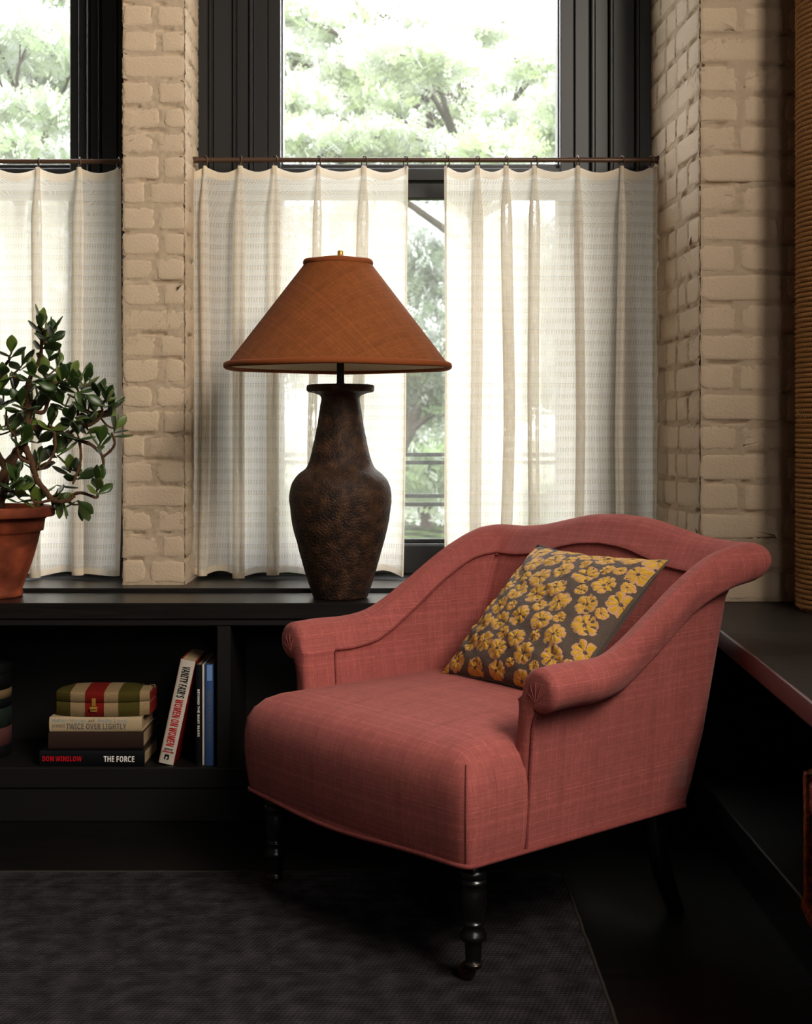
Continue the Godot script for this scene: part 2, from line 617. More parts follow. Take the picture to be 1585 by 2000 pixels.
# lays courses of bricks on a face; cuts[i] lists the joint positions (metres from the left) of course i
func lay(parent: Node3D, o: Vector3, x: Vector3, n: Vector3, courses: Array, cuts: Array, r: RandomNumberGenerator, joint := 0.013) -> void:
	var b := Basis(x, Vector3.UP, n)
	for i in courses.size():
		var y0: float = courses[i][0]
		var y1: float = courses[i][1]
		var xs: Array = cuts[i]
		for k in xs.size() - 1:
			var w: float = xs[k + 1] - xs[k] - (joint if k > 0 else joint * 0.5) * 1.0
			var h := y1 - y0 - joint * r.randf_range(0.75, 1.15)
			if w < 0.02: continue
			var mesh := brick_mesh(w, h, 0.05, r)
			var p: Vector3 = o + x * ((xs[k] + xs[k + 1]) * 0.5 + (joint * 0.25 if k > 0 else -joint * 0.0)) + Vector3.UP * ((y0 + y1) * 0.5) + n * r.randf_range(-0.0008, 0.0014)
			var q := put("brick", mesh, M.painted_brick, parent)
			q.transform = Transform3D(b * Basis(Vector3.BACK, r.randf_range(-0.012, 0.012)), p)

func brick_walls() -> void:
	var r := RandomNumberGenerator.new()
	r.seed = 5
	# --- right of the middle window: face at z -3.317 from the reveal to the side wall, and the deep reveal
	var wall := struct("wall_right_of_window", "white painted brick wall with a deep window reveal behind the red armchair", "wall")
	var X0 := 0.7336
	var base := LEDGE
	var top := 2.75
	var pitch := 0.0744
	var courses := []
	var cuts := []
	var beds := []
	var i := 0
	var y := 0.0
	while y + pitch < top - base:
		courses.append([y, y + pitch])
		beds.append(y + pitch - 0.001)
		var c: Array
		var e := r.randf_range(-0.006, 0.006)
		if i % 2 == 0: c = [0.0, 0.204 + e, 0.204 + 0.10 + e, 0.51, 0.72]
		else: c = [0.0, 0.094 + e, 0.094 + 0.118 + e, 0.415, 0.62, 0.72]
		if i == 16: c = [0.0, 0.100, 0.204, 0.41, 0.72]
		if i % 4 == 1: c = [0.0, 0.094 + e, 0.300, 0.51, 0.72]
		cuts.append(c)
		y += pitch
		i += 1
	var wf := mb()
	# solid core behind the bricks
	box(wf, Vector3(X0 + 0.03, 0.0, -4.05), Vector3(1.50, 3.9, -3.345), 0.0)
	obj("wall_core", wf, M.painted_mortar, wall)
	mortar(wall, Vector3(X0 + 0.004, base, -3.317), Vector3.RIGHT, 0.72, y, Vector3.BACK, beds, 61)
	lay(wall, Vector3(X0, base, -3.317), Vector3.RIGHT, Vector3.BACK, courses, cuts, r)
	# reveal: from the arris back to the window frame, slightly splayed
	var a := Vector3(X0, base, -3.317)
	var bb := Vector3(0.7034, base, -3.815)
	var along := (a - bb).normalized()          # left to right as seen from the window
	var depth := a.distance_to(bb)
	var nn := Vector3.UP.cross(along).normalized()
	if nn.x > 0: nn = -nn
	var cuts2 := []
	for k in courses.size():
		if k % 2 == 0: cuts2.append([0.0, 0.07, 0.18, 0.285, 0.392, depth])
		elif k % 4 == 1: cuts2.append([0.0, 0.11, 0.305, depth])
		else: cuts2.append([0.0, 0.165, 0.285, depth])
		for q in range(1, cuts2[k].size() - 1): cuts2[k][q] += r.randf_range(-0.012, 0.012)
	# direction for lay() must make x cross up = n
	mortar(wall, bb, along, depth - 0.004, y, nn, beds, 71)
	lay_reveal(wall, bb, along, nn, courses, cuts2, r)
	# --- the pier between the two windows
	var pier := struct("wall_pier", "narrow white painted brick pier between the two curtained windows", "wall")
	var px0 := (238.0 - 790.0) * 3.58 / FPX
	var px1 := (362.0 - 790.0) * 3.58 / FPX
	var pw := px1 - px0
	courses = []
	cuts = []
	beds = []
	y = 0.0
	i = 0
	while y < top - SILL - 0.07:
		var hh := 0.0676 + r.randf_range(-0.003, 0.003)
		courses.append([y, y + hh])
		beds.append(y + hh - 0.001)
		var j: float = [0.068, 0.098, 0.080, 0.100, 0.09][i % 5] + r.randf_range(-0.006, 0.006)
		if i in [3, 10, 20, 24]: cuts.append([0.0, pw])
		else: cuts.append([0.0, j, pw])
		y += hh
		i += 1
	wf = mb()
	box(wf, Vector3(px0 + 0.02, SILL - 0.02, -4.05), Vector3(px1 - 0.02, 3.9, -3.60), 0.0)
	obj("wall_core", wf, M.painted_mortar, pier)
	mortar(pier, Vector3(px0 + 0.003, SILL, -3.58), Vector3.RIGHT, pw - 0.006, y, Vector3.BACK, beds, 81)
	lay(pier, Vector3(px0, SILL, -3.58), Vector3.RIGHT, Vector3.BACK, courses, cuts, r, 0.012)
	# its reveal towards the middle window, plastered thick with paint, and the hidden one on the left
	cuts2 = []
	for k in courses.size():
		cuts2.append([0.0, 0.12 + r.randf_range(-0.02, 0.02), 0.235] if k % 2 else [0.0, 0.235])
	mortar(pier, Vector3(px1, SILL, -3.58), Vector3.FORWARD, 0.235, y, Vector3.RIGHT, beds, 91)
	lay_reveal(pier, Vector3(px1 - 0.0012, SILL, -3.58), Vector3.FORWARD, Vector3.RIGHT, courses, cuts2, r)
	mortar(pier, Vector3(px0, SILL, -3.815), Vector3.BACK, 0.235, y, Vector3.LEFT, beds, 92)

func lay_reveal(parent: Node3D, o: Vector3, x: Vector3, n: Vector3, courses: Array, cuts: Array, r: RandomNumberGenerator) -> void:
	# like lay(), for faces whose x axis may run either way
	var xx := x
	if x.cross(Vector3.UP).dot(n) < 0: xx = -x
	var b := Basis(xx, Vector3.UP, n)
	for i in courses.size():
		var y0: float = courses[i][0]
		var y1: float = courses[i][1]
		var xs: Array = cuts[i]
		for k in xs.size() - 1:
			var w: float = xs[k + 1] - xs[k] - 0.010
			var h := y1 - y0 - 0.011 * r.randf_range(0.8, 1.2)
			var q := put("brick", brick_mesh(w, h, 0.04, r), M.painted_brick, parent)
			q.transform = Transform3D(b * Basis(Vector3.BACK, r.randf_range(-0.012, 0.012)), o + x * ((xs[k] + xs[k + 1]) * 0.5) + Vector3.UP * ((y0 + y1) * 0.5) + n * r.randf_range(-0.0010, 0.0012))

# ------------------------------------------------------------------ room shell
func shell() -> void:
	boxed("floor", Vector3(-2.3, -0.12, -4.05), Vector3(1.75, 0.0, 2.3), M.floor_black, self, 0.0)
	tag(get_node("floor"), "black stained wooden floor of the reading corner", "floor", "", "structure")
	boxed("ceiling", Vector3(-2.3, 3.85, -4.05), Vector3(1.75, 4.0, 2.3), M.ceiling, self, 0.0)
	tag(get_node("ceiling"), "ceiling above the reading corner", "ceiling", "", "structure")
	boxed("wall_left", Vector3(-2.3, 0.0, -4.05), Vector3(-2.1, 3.9, 2.3), M.room_dark, self, 0.0)
	tag(get_node("wall_left"), "dark side wall at the left", "wall", "", "structure")
	var rear := struct("wall_behind_viewer", "dark unseen wall behind the viewer with an opening placed to light the corner", "wall")  # out of view; the opening is sized for the light it lets in
	boxed("apron", Vector3(-2.3, 0.0, 2.1), Vector3(1.75, REAR_Y0, 2.3), M.room_dark, rear, 0.0)
	boxed("lintel", Vector3(-2.3, REAR_Y1, 2.1), Vector3(1.75, 3.9, 2.3), M.room_dark, rear, 0.0)
	boxed("side_pier", Vector3(-2.3, REAR_Y0, 2.1), Vector3(REAR_X0, REAR_Y1, 2.3), M.room_dark, rear, 0.0)
	boxed("side_pier", Vector3(REAR_X1, REAR_Y0, 2.1), Vector3(1.75, REAR_Y1, 2.3), M.room_dark, rear, 0.0)
	var rw := struct("window_4", "unseen window behind the viewer, placed to light the brick and chair from the front", "window")  # unseen, placed to light the corner from the front
	for xx in [REAR_X0, (REAR_X0 + REAR_X1) * 0.5 - 0.025, REAR_X1 - 0.05]:
		boxed("frame", Vector3(xx, REAR_Y0, 2.22), Vector3(xx + 0.05, REAR_Y1, 2.28), M.black_paint, rw)
	for yy in [REAR_Y0, REAR_Y1 - 0.05]:
		boxed("frame", Vector3(REAR_X0, yy, 2.22), Vector3(REAR_X1, yy + 0.05, 2.28), M.black_paint, rw)
	# window wall: below the sills and above the windows
	var w := struct("wall_window", "masonry below and above the tall windows", "wall")
	boxed("apron", Vector3(-2.3, 0.0, -4.05), Vector3(0.80, SILL - 0.03, -3.70), M.room_dark, w, 0.0)
	boxed("lintel", Vector3(-2.3, 2.72, -4.05), Vector3(0.80, 3.9, -3.60), M.room_dark, w, 0.0)
	boxed("end_pier", Vector3(-2.3, SILL - 0.03, -4.05), Vector3(-1.95, 2.8, -3.58), M.room_dark, w, 0.0)
	# right side wall, out of view, its opening placed to light the corner
	w = struct("wall_right", "unseen side wall over the counter with a high opening placed to light the corner", "wall")
	var x0 := 1.50
	var x1 := 1.75
	boxed("apron", Vector3(x0, 0.0, -4.05), Vector3(x1, SIDE_Y0, 2.3), M.room_dark, w, 0.0)
	boxed("lintel", Vector3(x0, SIDE_Y1, -4.05), Vector3(x1, 3.9, 2.3), M.room_dark, w, 0.0)
	boxed("end_pier", Vector3(x0, SIDE_Y0, -4.05), Vector3(x1, SIDE_Y1, SIDE_Z0), M.room_dark, w, 0.0)
	boxed("end_pier", Vector3(x0, SIDE_Y0, SIDE_Z1), Vector3(x1, SIDE_Y1, 2.3), M.room_dark, w, 0.0)
	var v := struct("window_3", "unseen side window out of view on the right, placed to light the armchair", "window")  # out of view, set high to light the armchair over the counter
	for zz in [SIDE_Z0, (SIDE_Z0 + SIDE_Z1) * 0.5 - 0.025, SIDE_Z1 - 0.05]:
		boxed("frame", Vector3(1.60, SIDE_Y0, zz), Vector3(1.68, SIDE_Y1, zz + 0.05), M.black_paint, v)
	for yy in [SIDE_Y0, SIDE_Y1 - 0.05]:
		boxed("frame", Vector3(1.60, yy, SIDE_Z0), Vector3(1.68, yy + 0.05, SIDE_Z1), M.black_paint, v)
	# the inner sill of the window wall
	var s := mb()
	box(s, Vector3(-1.96, SILL - 0.03, -3.86), Vector3(0.735, SILL, -3.507), 0.003)
	var sill := obj("trim_1", s, M.black_wood, self)
	tag(sill, "black wooden inner window sill under the curtains", "sill", "", "structure")

const SIDE_Y0 := 2.2
const SIDE_Y1 := 3.75
const SIDE_Z0 := -1.3
const SIDE_Z1 := 1.1
const REAR_X0 := 0.45
const REAR_X1 := 1.15
const REAR_Y0 := 1.7
const REAR_Y1 := 2.7

func window(called: String, label: String, x0: float, x1: float, gx0: float, gx1: float, cas_r := true) -> void:
	# x0..x1: clear width between the masonry at the casing; gx0..gx1: visible glass
	var w := struct(called, label, "window")
	var bk: Material = M.black_paint
	var top := 2.75
	# side casings: stepped mouldings, each board a piece
	for side in [0, 1]:
		var from := x0 if side == 0 else x1
		var to := gx0 if side == 0 else gx1
		var d := to - from
		var steps := [[0.0, 0.13, -3.812], [0.13, 0.17, -3.800], [0.17, 0.42, -3.822], [0.42, 0.46, -3.812], [0.46, 0.62, -3.832], [0.62, 0.66, -3.822], [0.66, 0.84, -3.846], [0.84, 1.0, -3.858]]
		for q in steps:
			var xa: float = from + d * q[0]
			var xb: float = from + d * q[1]
			if q[0] == 0.0: xa -= signf(d) * 0.06
			boxed("casing_board", Vector3(minf(xa, xb), SILL - 0.005, -4.0), Vector3(maxf(xa, xb), top, q[2]), bk, w, 0.0025)
	# upper sash (outer): bottom rail and glass
	var zu := -3.915
	var yr := 1.749
	var st := mb()
	box(st, Vector3(gx0 - 0.01, yr - 0.062, zu - 0.02), Vector3(gx1 + 0.01, yr, zu + 0.022), 0.004)
	obj("sash_rail", st, bk, w)
	boxed("sash_rail", Vector3(gx0 - 0.01, top - 0.07, zu - 0.02), Vector3(gx1 + 0.01, top, zu + 0.022), bk, w)
	for xx in [[gx0 - 0.03, gx0 + 0.004], [gx1 - 0.004, gx1 + 0.03]]:
		boxed("sash_stile", Vector3(xx[0], yr, zu - 0.02), Vector3(xx[1], top, zu + 0.022), bk, w)
	var upper := boxed("glass_pane", Vector3(gx0, yr, zu - 0.004), Vector3(gx1, top - 0.06, zu), M.window_glass, w, 0.0)
	# lower sash (inner)
	var zl := -3.872
	var yb := 0.655
	var yt := EYE + (845.0 - 390.0) * 3.872 / FPX
	boxed("sash_rail", Vector3(gx0 - 0.01, yt, zl - 0.018), Vector3(gx1 + 0.01, yt + 0.048, zl + 0.016), bk, w, 0.004)
	boxed("sash_rail", Vector3(gx0 - 0.01, yt + 0.052, zl - 0.018), Vector3(gx1 + 0.01, yt + 0.092, zl + 0.006), bk, w, 0.004)
	boxed("sash_rail", Vector3(gx0 - 0.01, SILL, zl - 0.018), Vector3(gx1 + 0.01, yb - 0.016, zl + 0.018), bk, w, 0.004)
	boxed("sash_bead", Vector3(gx0 - 0.01, yb - 0.014, zl - 0.012), Vector3(gx1 + 0.01, yb, zl + 0.010), bk, w, 0.003)
	for xx in [[gx0 - 0.03, gx0 + 0.004], [gx1 - 0.004, gx1 + 0.03]]:
		boxed("sash_stile", Vector3(xx[0], yb, zl - 0.018), Vector3(xx[1], yt, zl + 0.016), bk, w)
	var lower := boxed("glass_pane", Vector3(gx0, yb, zl - 0.004), Vector3(gx1, yt, zl), M.window_glass, w, 0.0)
	for e in [[upper, yr, top - 0.06, zu - 0.0045], [lower, yb, yt, zl - 0.0045]]:
		var ds := mb()
		quad(ds, Vector3(gx0, e[1], e[3]), Vector3(gx0, e[2], e[3]), Vector3(gx1, e[2], e[3]), Vector3(gx1, e[1], e[3]), Vector2(gx0, e[1]), Vector2(gx0, e[2]), Vector2(gx1, e[2]), Vector2(gx1, e[1]))
		obj("dust_film", ds, M.glass_dust, e[0], "fine dust on the outside of the glass")

# ------------------------------------------------------------------ curtains
func curtain(called: String, label: String, x0: float, x1: float, rings: Array, rod_y: float, seed_: int, hem_l: bool, hem_r: bool, flare_l := 0.0, flare_r := 0.0) -> void:
	var r := RandomNumberGenerator.new()
	r.seed = seed_
	var zc := -ZC - 0.003
	var root := thing(called, label, "curtain", Vector3.ZERO, 0.0, "")
	# plan of the cloth: list of [x, z, sag weight 0..1 (0 at a ring), fold weight, ring index]
	var plan := []
	var n := rings.size()
	var segs := []
	segs.append([x0, rings[0], false, true])
	for i in n - 1: segs.append([rings[i], rings[i + 1], true, true])
	segs.append([rings[n - 1], x1, true, false])
	for s in segs.size():
		var a: float = segs[s][0]
		var b: float = segs[s][1]
		var span := b - a
		if span > 0.006:
			var m := 14 if span > 0.05 else 5
			var bow := r.randf_range(0.006, 0.014) * (1.0 if s % 2 == 0 else -0.8)
			for k in range(0 if s == 0 else 1, m):
				var t := float(k) / m
				var sag := sin(PI * t)
				if s == 0: sag = 0.0 if span < 0.02 else sin(PI * (0.5 + t * 0.5))
				if s == segs.size() - 1: sag = 0.0 if span < 0.02 else sin(PI * t * 0.5)
				plan.append([lerpf(a, b, t), bow * sin(PI * t) + r.randf_range(-0.0008, 0.0008), sag, 0.0, s])
		if s < n and s > 0 and s < n - 1 or (s == 0 and rings[0] - x0 > 0.02) or (s == n - 1 and x1 - rings[n - 1] > 0.02):
			# pinch pleat: the cloth doubles back on itself
			for f in [[-0.10, 0.0], [-0.55, 0.35], [-0.75, 0.8], [-0.25, 1.0], [0.35, 0.95], [0.65, 0.6], [0.45, 0.2], [0.25, 0.0]]:
				plan.append([rings[s] , f[1], 0.0, f[0], s])
				plan[-1].append(true)
	if plan[-1][0] < x1: plan.append([x1, 0.0, 0.0 if x1 - rings[n - 1] < 0.02 else 1.0, 0.0, n])
	# drift of every pleat down its length
	var drift := []
	var fat := []
	for i in n + 2:
		drift.append([r.randf_range(-0.012, 0.012), r.randf_range(-0.010, 0.010), r.randf_range(0, TAU)])
		fat.append(r.randf_range(0.8, 1.35))
	var rows := []
	var uvs := []
	var steps := 44
	var bot: float = SILL + 0.004
	for i in steps + 1:
		var t := float(i) / steps
		var row := PackedVector3Array()
		var uv := PackedVector2Array()
		var run := 0.0
		for k in plan.size():
			var p: Array = plan[k]
			var is_fold: bool = p.size() > 5
			var ytop: float = rod_y - 0.018 - 0.016 * p[2]
			var yb: float = bot + 0.009 * (0.5 + 0.5 * sin(p[0] * 38.0 + seed_)) + 0.010 * p[2]
			var y := lerpf(ytop, yb, t)
			var open := 0.55 + 0.75 * smoothstep(0.0, 0.14, t)
			var wgt := clampf(t * 1.6, 0.0, 1.0)
			var dr: Array = drift[p[4]]
			var x: float = p[0] + (dr[0] * sin(t * 3.0) + dr[1] * t * sin(t * 5.0 + dr[2])) * wgt * 0.7
			var edge := clampf((p[0] - x0) / (x1 - x0), 0.0, 1.0)
			x += flare_l * t * (1.0 - edge) + flare_r * t * edge
			var z := zc
			if is_fold:
				var fw: float = fat[p[4]]
				x += p[3] * 0.016 * open * fw
				z += p[1] * 0.024 * open
			else:
				z += p[1] * (0.6 + 1.4 * t) + 0.006 * sin(p[0] * 23.0 + t * 4.0 + seed_) * t
			if k: run += Vector2(x - row[k - 1].x, z - row[k - 1].z).length()
			row.append(Vector3(x, y, z))
			uv.append(Vector2(run, 2.0 - y))
		rows.append(row)
		uvs.append(uv)
	var st := mb()
	loft(st, rows, false, false, false, uvs)
	obj("cloth", st, M.sheer_weave, root)
	# hems: a second layer along the top, the bottom and the free edges
	var off := Vector3(0, 0, 0.0015)
	var band := func(cols: Array, ys: Array) -> void:
		var hr := []
		for yy in ys:
			var row := PackedVector3Array()
			for k in cols:
				var f: float = yy * steps
				var i0 := mini(int(f), steps - 1)
				row.append((rows[i0][k] as Vector3).lerp(rows[i0 + 1][k], f - i0) + off)
			hr.append(row)
		var hs := mb()
		loft(hs, hr)
		obj("hem", hs, M.hem_cloth, root)
	var all_cols := range(plan.size())
	band.call(all_cols, [0.0, 0.010, 0.020])
	band.call(all_cols, [0.984, 0.992, 1.0])
	var ys := []
	for i in 45: ys.append(i / 44.0)
	if hem_l: edge_hem(root, rows, plan, true, 0.014)
	if hem_r: edge_hem(root, rows, plan, false, 0.014)
	# rings on the rod
	for i in n:
		var rs := mb()
		var c := Vector3(rings[i], rod_y - 0.0045, zc + 0.003)
		var pts := PackedVector3Array()
		var turn := r.randf_range(0.9, 1.35)
		for k in 25:
			var a := TAU * k / 24.0
			pts.append(c + Vector3(cos(a) * 0.0135 * cos(turn), sin(a) * 0.0155, cos(a) * 0.0135 * sin(turn)))
		tube(rs, pts, 0.0019, 6, false)
		obj("ring", rs, M.bronze, root, "small bronze curtain ring")

func edge_hem(root: Node3D, rows: Array, plan: Array, left: bool, width: float) -> void:
	var st := mb()
	var hr := []
	for row in rows:
		var out := PackedVector3Array()
		var k := 0 if left else plan.size() - 1
		var step := 1 if left else -1
		var p: Vector3 = row[k]
		out.append(p + Vector3(0, 0, 0.002))
		var q: Vector3 = row[k + step]
		var dir := (q - p)
		dir.y = 0
		var got := dir.length()
		if got > 1e-5:
			out.append(p + dir / got * width + Vector3(0, 0, 0.002))
		else:
			out.append(p + Vector3(width * step, 0, 0.002))
		hr.append(out)
	loft(st, hr)
	obj("hem", st, M.hem_cloth, root)

func rod(label: String, x0: float, x1: float, y: float, ferrule_l: bool, ferrule_r: bool) -> void:
	var t := thing("curtain_rod", label, "curtain rod", Vector3((x0 + x1) * 0.5, y, -ZC))
	var h := (x1 - x0) * 0.5
	var st := mb()
	tube(st, PackedVector3Array([Vector3(-h, 0, 0), Vector3(0, 0, 0), Vector3(h, 0, 0)]), 0.0068, 14)
	obj("rod", st, M.bronze, t)
	for e in [[ferrule_l, -1], [ferrule_r, 1]]:
		if e[0]:
			var s := mb()
			tube(s, PackedVector3Array([Vector3(e[1] * (h - 0.018), 0, 0), Vector3(e[1] * (h + 0.002), 0, 0)]), 0.0095, 14)
			tube(s, PackedVector3Array([Vector3(e[1] * (h + 0.001), 0, 0), Vector3(e[1] * (h + 0.006), 0, 0)]), 0.0125, 14)
			obj("end_cap", s, M.bronze, t)

# ------------------------------------------------------------------ armchair
const ARM_TOP := [[-0.40, 0.775], [-0.37, 0.775], [-0.33, 0.768], [-0.28, 0.748], [-0.22, 0.712], [-0.15, 0.660], [-0.08, 0.612], [-0.03, 0.588], [0.03, 0.579], [0.10, 0.580], [0.165, 0.577]]
const BACK_TOP := [[0.0, 0.818], [0.08, 0.812], [0.15, 0.797], [0.22, 0.781], [0.30, 0.773], [0.36, 0.775]]
const ARM_W := 0.165
var section := []        # [d, y offset below the top (or absolute if third is true)]

func chair_section() -> void:
	section = [[0.0, 0.228, true], [-0.002, 0.30, true], [-0.004, 0.38, true], [-0.007, -0.115, false], [-0.011, -0.096, false], [-0.017, -0.087, false]]
	for k in 15:
		var a := deg_to_rad(-115.0 + k * 19.0)      # from under the roll, round the outside, over the top to the inside
		section.append([-0.024 - 0.043 * cos(a) if false else -0.024 - 0.043 * cos(a + 0.0), -0.043 + 0.043 * sin(a), false])
	section.append([0.024, -0.058, false])
	section.append([0.035, -0.0665, false])      # the seam
	section.append([0.031, -0.073, false])
	section.append([0.031, -0.088, false])
	section.append([0.034, -0.12, false])
	section.append([0.040, 0.405, true])
	section.append([0.044, 0.34, true])

func lean(y: float) -> float:
	return -0.308 - 0.285 * (y - 0.228) - 0.02 * smoothstep(0.5, 0.78, y)

func shell_point(side: int, t: float, e: Array) -> Vector3:
	# side 1: right arm (t 0 front .. 1 corner), 0: back (t 0 right .. 1 left), -1: left arm (t 0 corner .. 1 front)
	var tt := t if side >= 0 else 1.0 - t
	var top: float
	var slope := 0.0
	if side == 0:
		var u := lerpf(0.36, -0.36, t)
		top = spline(BACK_TOP, absf(u))
	else:
		var wn := lerpf(ARM_W, -0.40, tt)
		top = spline(ARM_TOP, wn)
		slope = (spline(ARM_TOP, wn + 0.01) - spline(ARM_TOP, wn - 0.01)) / 0.02
	var k := minf(sqrt(1.0 + slope * slope), 1.45)
	var y: float = e[1] if e[2] else top + e[1] * k
	if not e[2]: y = maxf(y, 0.40)
	var d: float = e[0]
	if side != 0 and d < -0.004:
		var o := 1.0 - 0.72 * smoothstep(0.16, 0.50, tt) * (1.0 - smoothstep(0.72, 0.97, tt))
		d = lerpf(-0.012 if e[1] < -0.05 or e[2] else -0.020, d, o)
	var uo := 0.357 + 0.012 * clampf((y - 0.228) / 0.3, 0.0, 1.0)
	var wc := lean(y) + d
	if side == 0: return Vector3(lerpf(uo - d, -(uo - d), t), y, wc)
	return Vector3((uo - d) * (1 if side > 0 else -1), y, lerpf(ARM_W, wc, tt))

func seat_front(u: float) -> float:
	return 0.318 + 0.016 * (1.0 - pow(u / 0.357, 2.0))

func armchair() -> void:
	# local axes: x to the sitter's left-to-right as u, z forward as w
	var yaw := atan2(-0.7615, 0.648)
	var chair := thing("armchair", "low rose red linen armchair with a camel back and rolled arms on turned black legs", "armchair", Vector3(0.118, 0.006, -2.716), yaw)
	chair.scale = Vector3.ONE * CH
	# with that turn local +z looks to (-0.76, 0, 0.65) and local +x to (0.65, 0, 0.76)
	chair_section()
	# ---- outer shell: arms and back in one cover
	var rows := []
	var na := 34
	var nb := 40
	for i in na + 1:
		var row := PackedVector3Array()
		for e in section: row.append(shell_point(1, float(i) / na, e))
		rows.append(row)
	for i in range(1, nb + 1):
		var row := PackedVector3Array()
		for e in section: row.append(shell_point(0, float(i) / nb, e))
		rows.append(row)
	for i in range(1, na + 1):
		var row := PackedVector3Array()
		for e in section: row.append(shell_point(-1, float(i) / na, e))
		rows.append(row)
	# soften the two mitred corners
	for it in 5:
		for c in [na, na + nb]:
			var src := []
			for i in range(c - 4, c + 5): src.append(rows[i].duplicate())
			for i in range(1, 8):
				for j in range(3, section.size()):
					var p: Vector3 = src[i][j]
					rows[c - 4 + i][j] = p.lerp((src[i - 1][j] + src[i + 1][j]) * 0.5, 0.5)
	# the linings meet in deep upright creases
	for c in [na, na + nb]:
		for j in range(22, section.size()):
			rows[c][j] += Vector3(0.014 * signf(rows[c][j].x), 0, -0.014)
	var st := mb()
	loft(st, rows, false, false, false, [], true)
	obj("arms_and_back", st, M.linen, chair)
	# ---- front faces of the arms
	for s in [1, -1]:
		var ring: PackedVector3Array = rows[0] if s > 0 else rows[-1]
		var r2 := []
		var nr := ring.size()
		var cen := Vector3(0.392 * s, 0.534, ARM_W)
		for lev in [[0.0, 0.0], [0.004, 0.007], [0.012, 0.011]]:
			var row := PackedVector3Array()
			for k in nr:
				var p: Vector3 = ring[k]
				var tgt := cen if p.y > 0.49 else Vector3(0.338 * s + (p.y - 0.3) * 0.1 * s, p.y, ARM_W)
				var dd := (tgt - p)
				dd.z = 0
				if dd.length() > 1e-4: p += dd.normalized() * minf(lev[0], dd.length() * 0.8)
				p.z += lev[1]
				row.append(p)
			r2.append(row)
		var fs := mb()
		loft(fs, r2, true, false, false, [], s < 0)
		var poly := PackedVector2Array()
		for p in r2[-1]: poly.append(Vector2(p.x, p.y))
		var idx := Geometry2D.triangulate_polygon(poly)
		for k in range(0, idx.size(), 3):
			tri(fs, r2[-1][idx[k]], r2[-1][idx[k + 1]], r2[-1][idx[k + 2]])
		obj("arm_front", fs, M.linen, chair)
		# pleats gathered into the middle of the roll
		var ps := mb()
		for q in 5:
			var a := deg_to_rad(20.0 + q * 38.0)
			var o := cen + Vector3(cos(a) * 0.036, sin(a) * 0.036, 0.0075)
			var i := Vector3(0.389 * s, 0.512, ARM_W + 0.012)
			tube(ps, PackedVector3Array([o, o.lerp(i, 0.5) + Vector3(0, 0, 0.003), i]), [0.0005, 0.0009, 0.0008], 5)
		obj("pleat", ps, M.linen, chair)
		# piping down the outer edge of the arm front
		var pp := PackedVector3Array()
		for k in range(0, 6): pp.append(ring[k] + Vector3(0, 0, 0.004))
		var es := mb()
		tube(es, pp, 0.0032, 6)
		obj("piping", es, M.linen_cord, chair)
	# ---- seam piping along the inside of arms and back
	var seam_i := 22
	var inner := PackedVector3Array()
	var start := 5
	for i in range(start, rows.size() - start):
		inner.append(rows[i][seam_i])
	var is_ := mb()
	tube(is_, inner, 0.0026, 6)
	obj("piping", is_, M.linen_cord, chair)
	for i in [start, rows.size() - 1 - start]:
		var dn := PackedVector3Array()
		for j in range(seam_i, section.size()): dn.append(rows[i][j] + Vector3(-0.001 * signf(rows[i][j].x), 0, 0))
		var ds := mb()
		tube(ds, dn, 0.0026, 6)
		obj("piping", ds, M.linen_cord, chair)
	# the upright seams where arm linings meet the back lining
	for c in [na, na + nb]:
		var up := PackedVector3Array()
		for j in range(seam_i, section.size()): up.append(rows[c][j])
		var us := mb()
		tube(us, up, 0.002, 5)
		obj("seam", us, M.linen_cord, chair)
	# ---- seat: a deep sprung seat, rounded over at the edges
	var per := []      # outline with outward direction
	var cr := 0.022
	for k in 9:
		per.append(Vector2(0.353, lerpf(-0.30, seat_front(0.353) - cr, k / 8.0)))
	for k in range(1, 6):
		var a := PI * 0.5 * k / 6.0
		per.append(Vector2(0.353 - cr + cr * cos(a), seat_front(0.35) - cr + cr * sin(a)))
	for k in 25:
		var u := lerpf(0.353 - cr, -(0.353 - cr), k / 24.0)
		per.append(Vector2(u, seat_front(u)))
	for k in range(1, 6):
		var a := PI * 0.5 + PI * 0.5 * k / 6.0
		per.append(Vector2(-0.353 + cr + cr * cos(a), seat_front(0.35) - cr + cr * sin(a)))
	for k in 9:
		per.append(Vector2(-0.353, lerpf(seat_front(0.353) - cr, -0.30, k / 8.0)))
	for k in range(1, 16):
		per.append(Vector2(lerpf(-0.353, 0.353, k / 16.0), -0.30))
	var prof := [[0.0, 0.230], [0.004, 0.245], [0.008, 0.28], [0.011, 0.32], [0.011, 0.355], [0.006, 0.385], [-0.006, 0.410], [-0.022, 0.427], [-0.045, 0.438], [-0.08, 0.4445], [-0.13, 0.450], [-0.19, 0.456], [-0.26, 0.460], [-0.33, 0.461]]
	rows = []
	for q in prof:
		var row := PackedVector3Array()
		for p in per:
			var x: float = p.x
			var z: float = p.y
			var off: float = q[0]
			# move inwards towards the long axis of the seat
			var sx := signf(x) * minf(absf(x), 0.353)
			var fx := absf(x) / 0.353
			var fz := clampf((z + 0.30) / (0.334 + 0.30), 0.0, 1.0)
			x = sx * (1.0 + off / 0.353)
			var zc := 0.0
			z = zc + (z - zc) * (1.0 + off / 0.335)
			var front := smoothstep(0.0, 0.3, p.y)
			var y: float = q[1]
			row.append(Vector3(x, y, z))
		rows.append(row)
	st = mb()
	loft(st, rows, true, false, true, [], false)
	obj("seat", st, M.linen, chair)
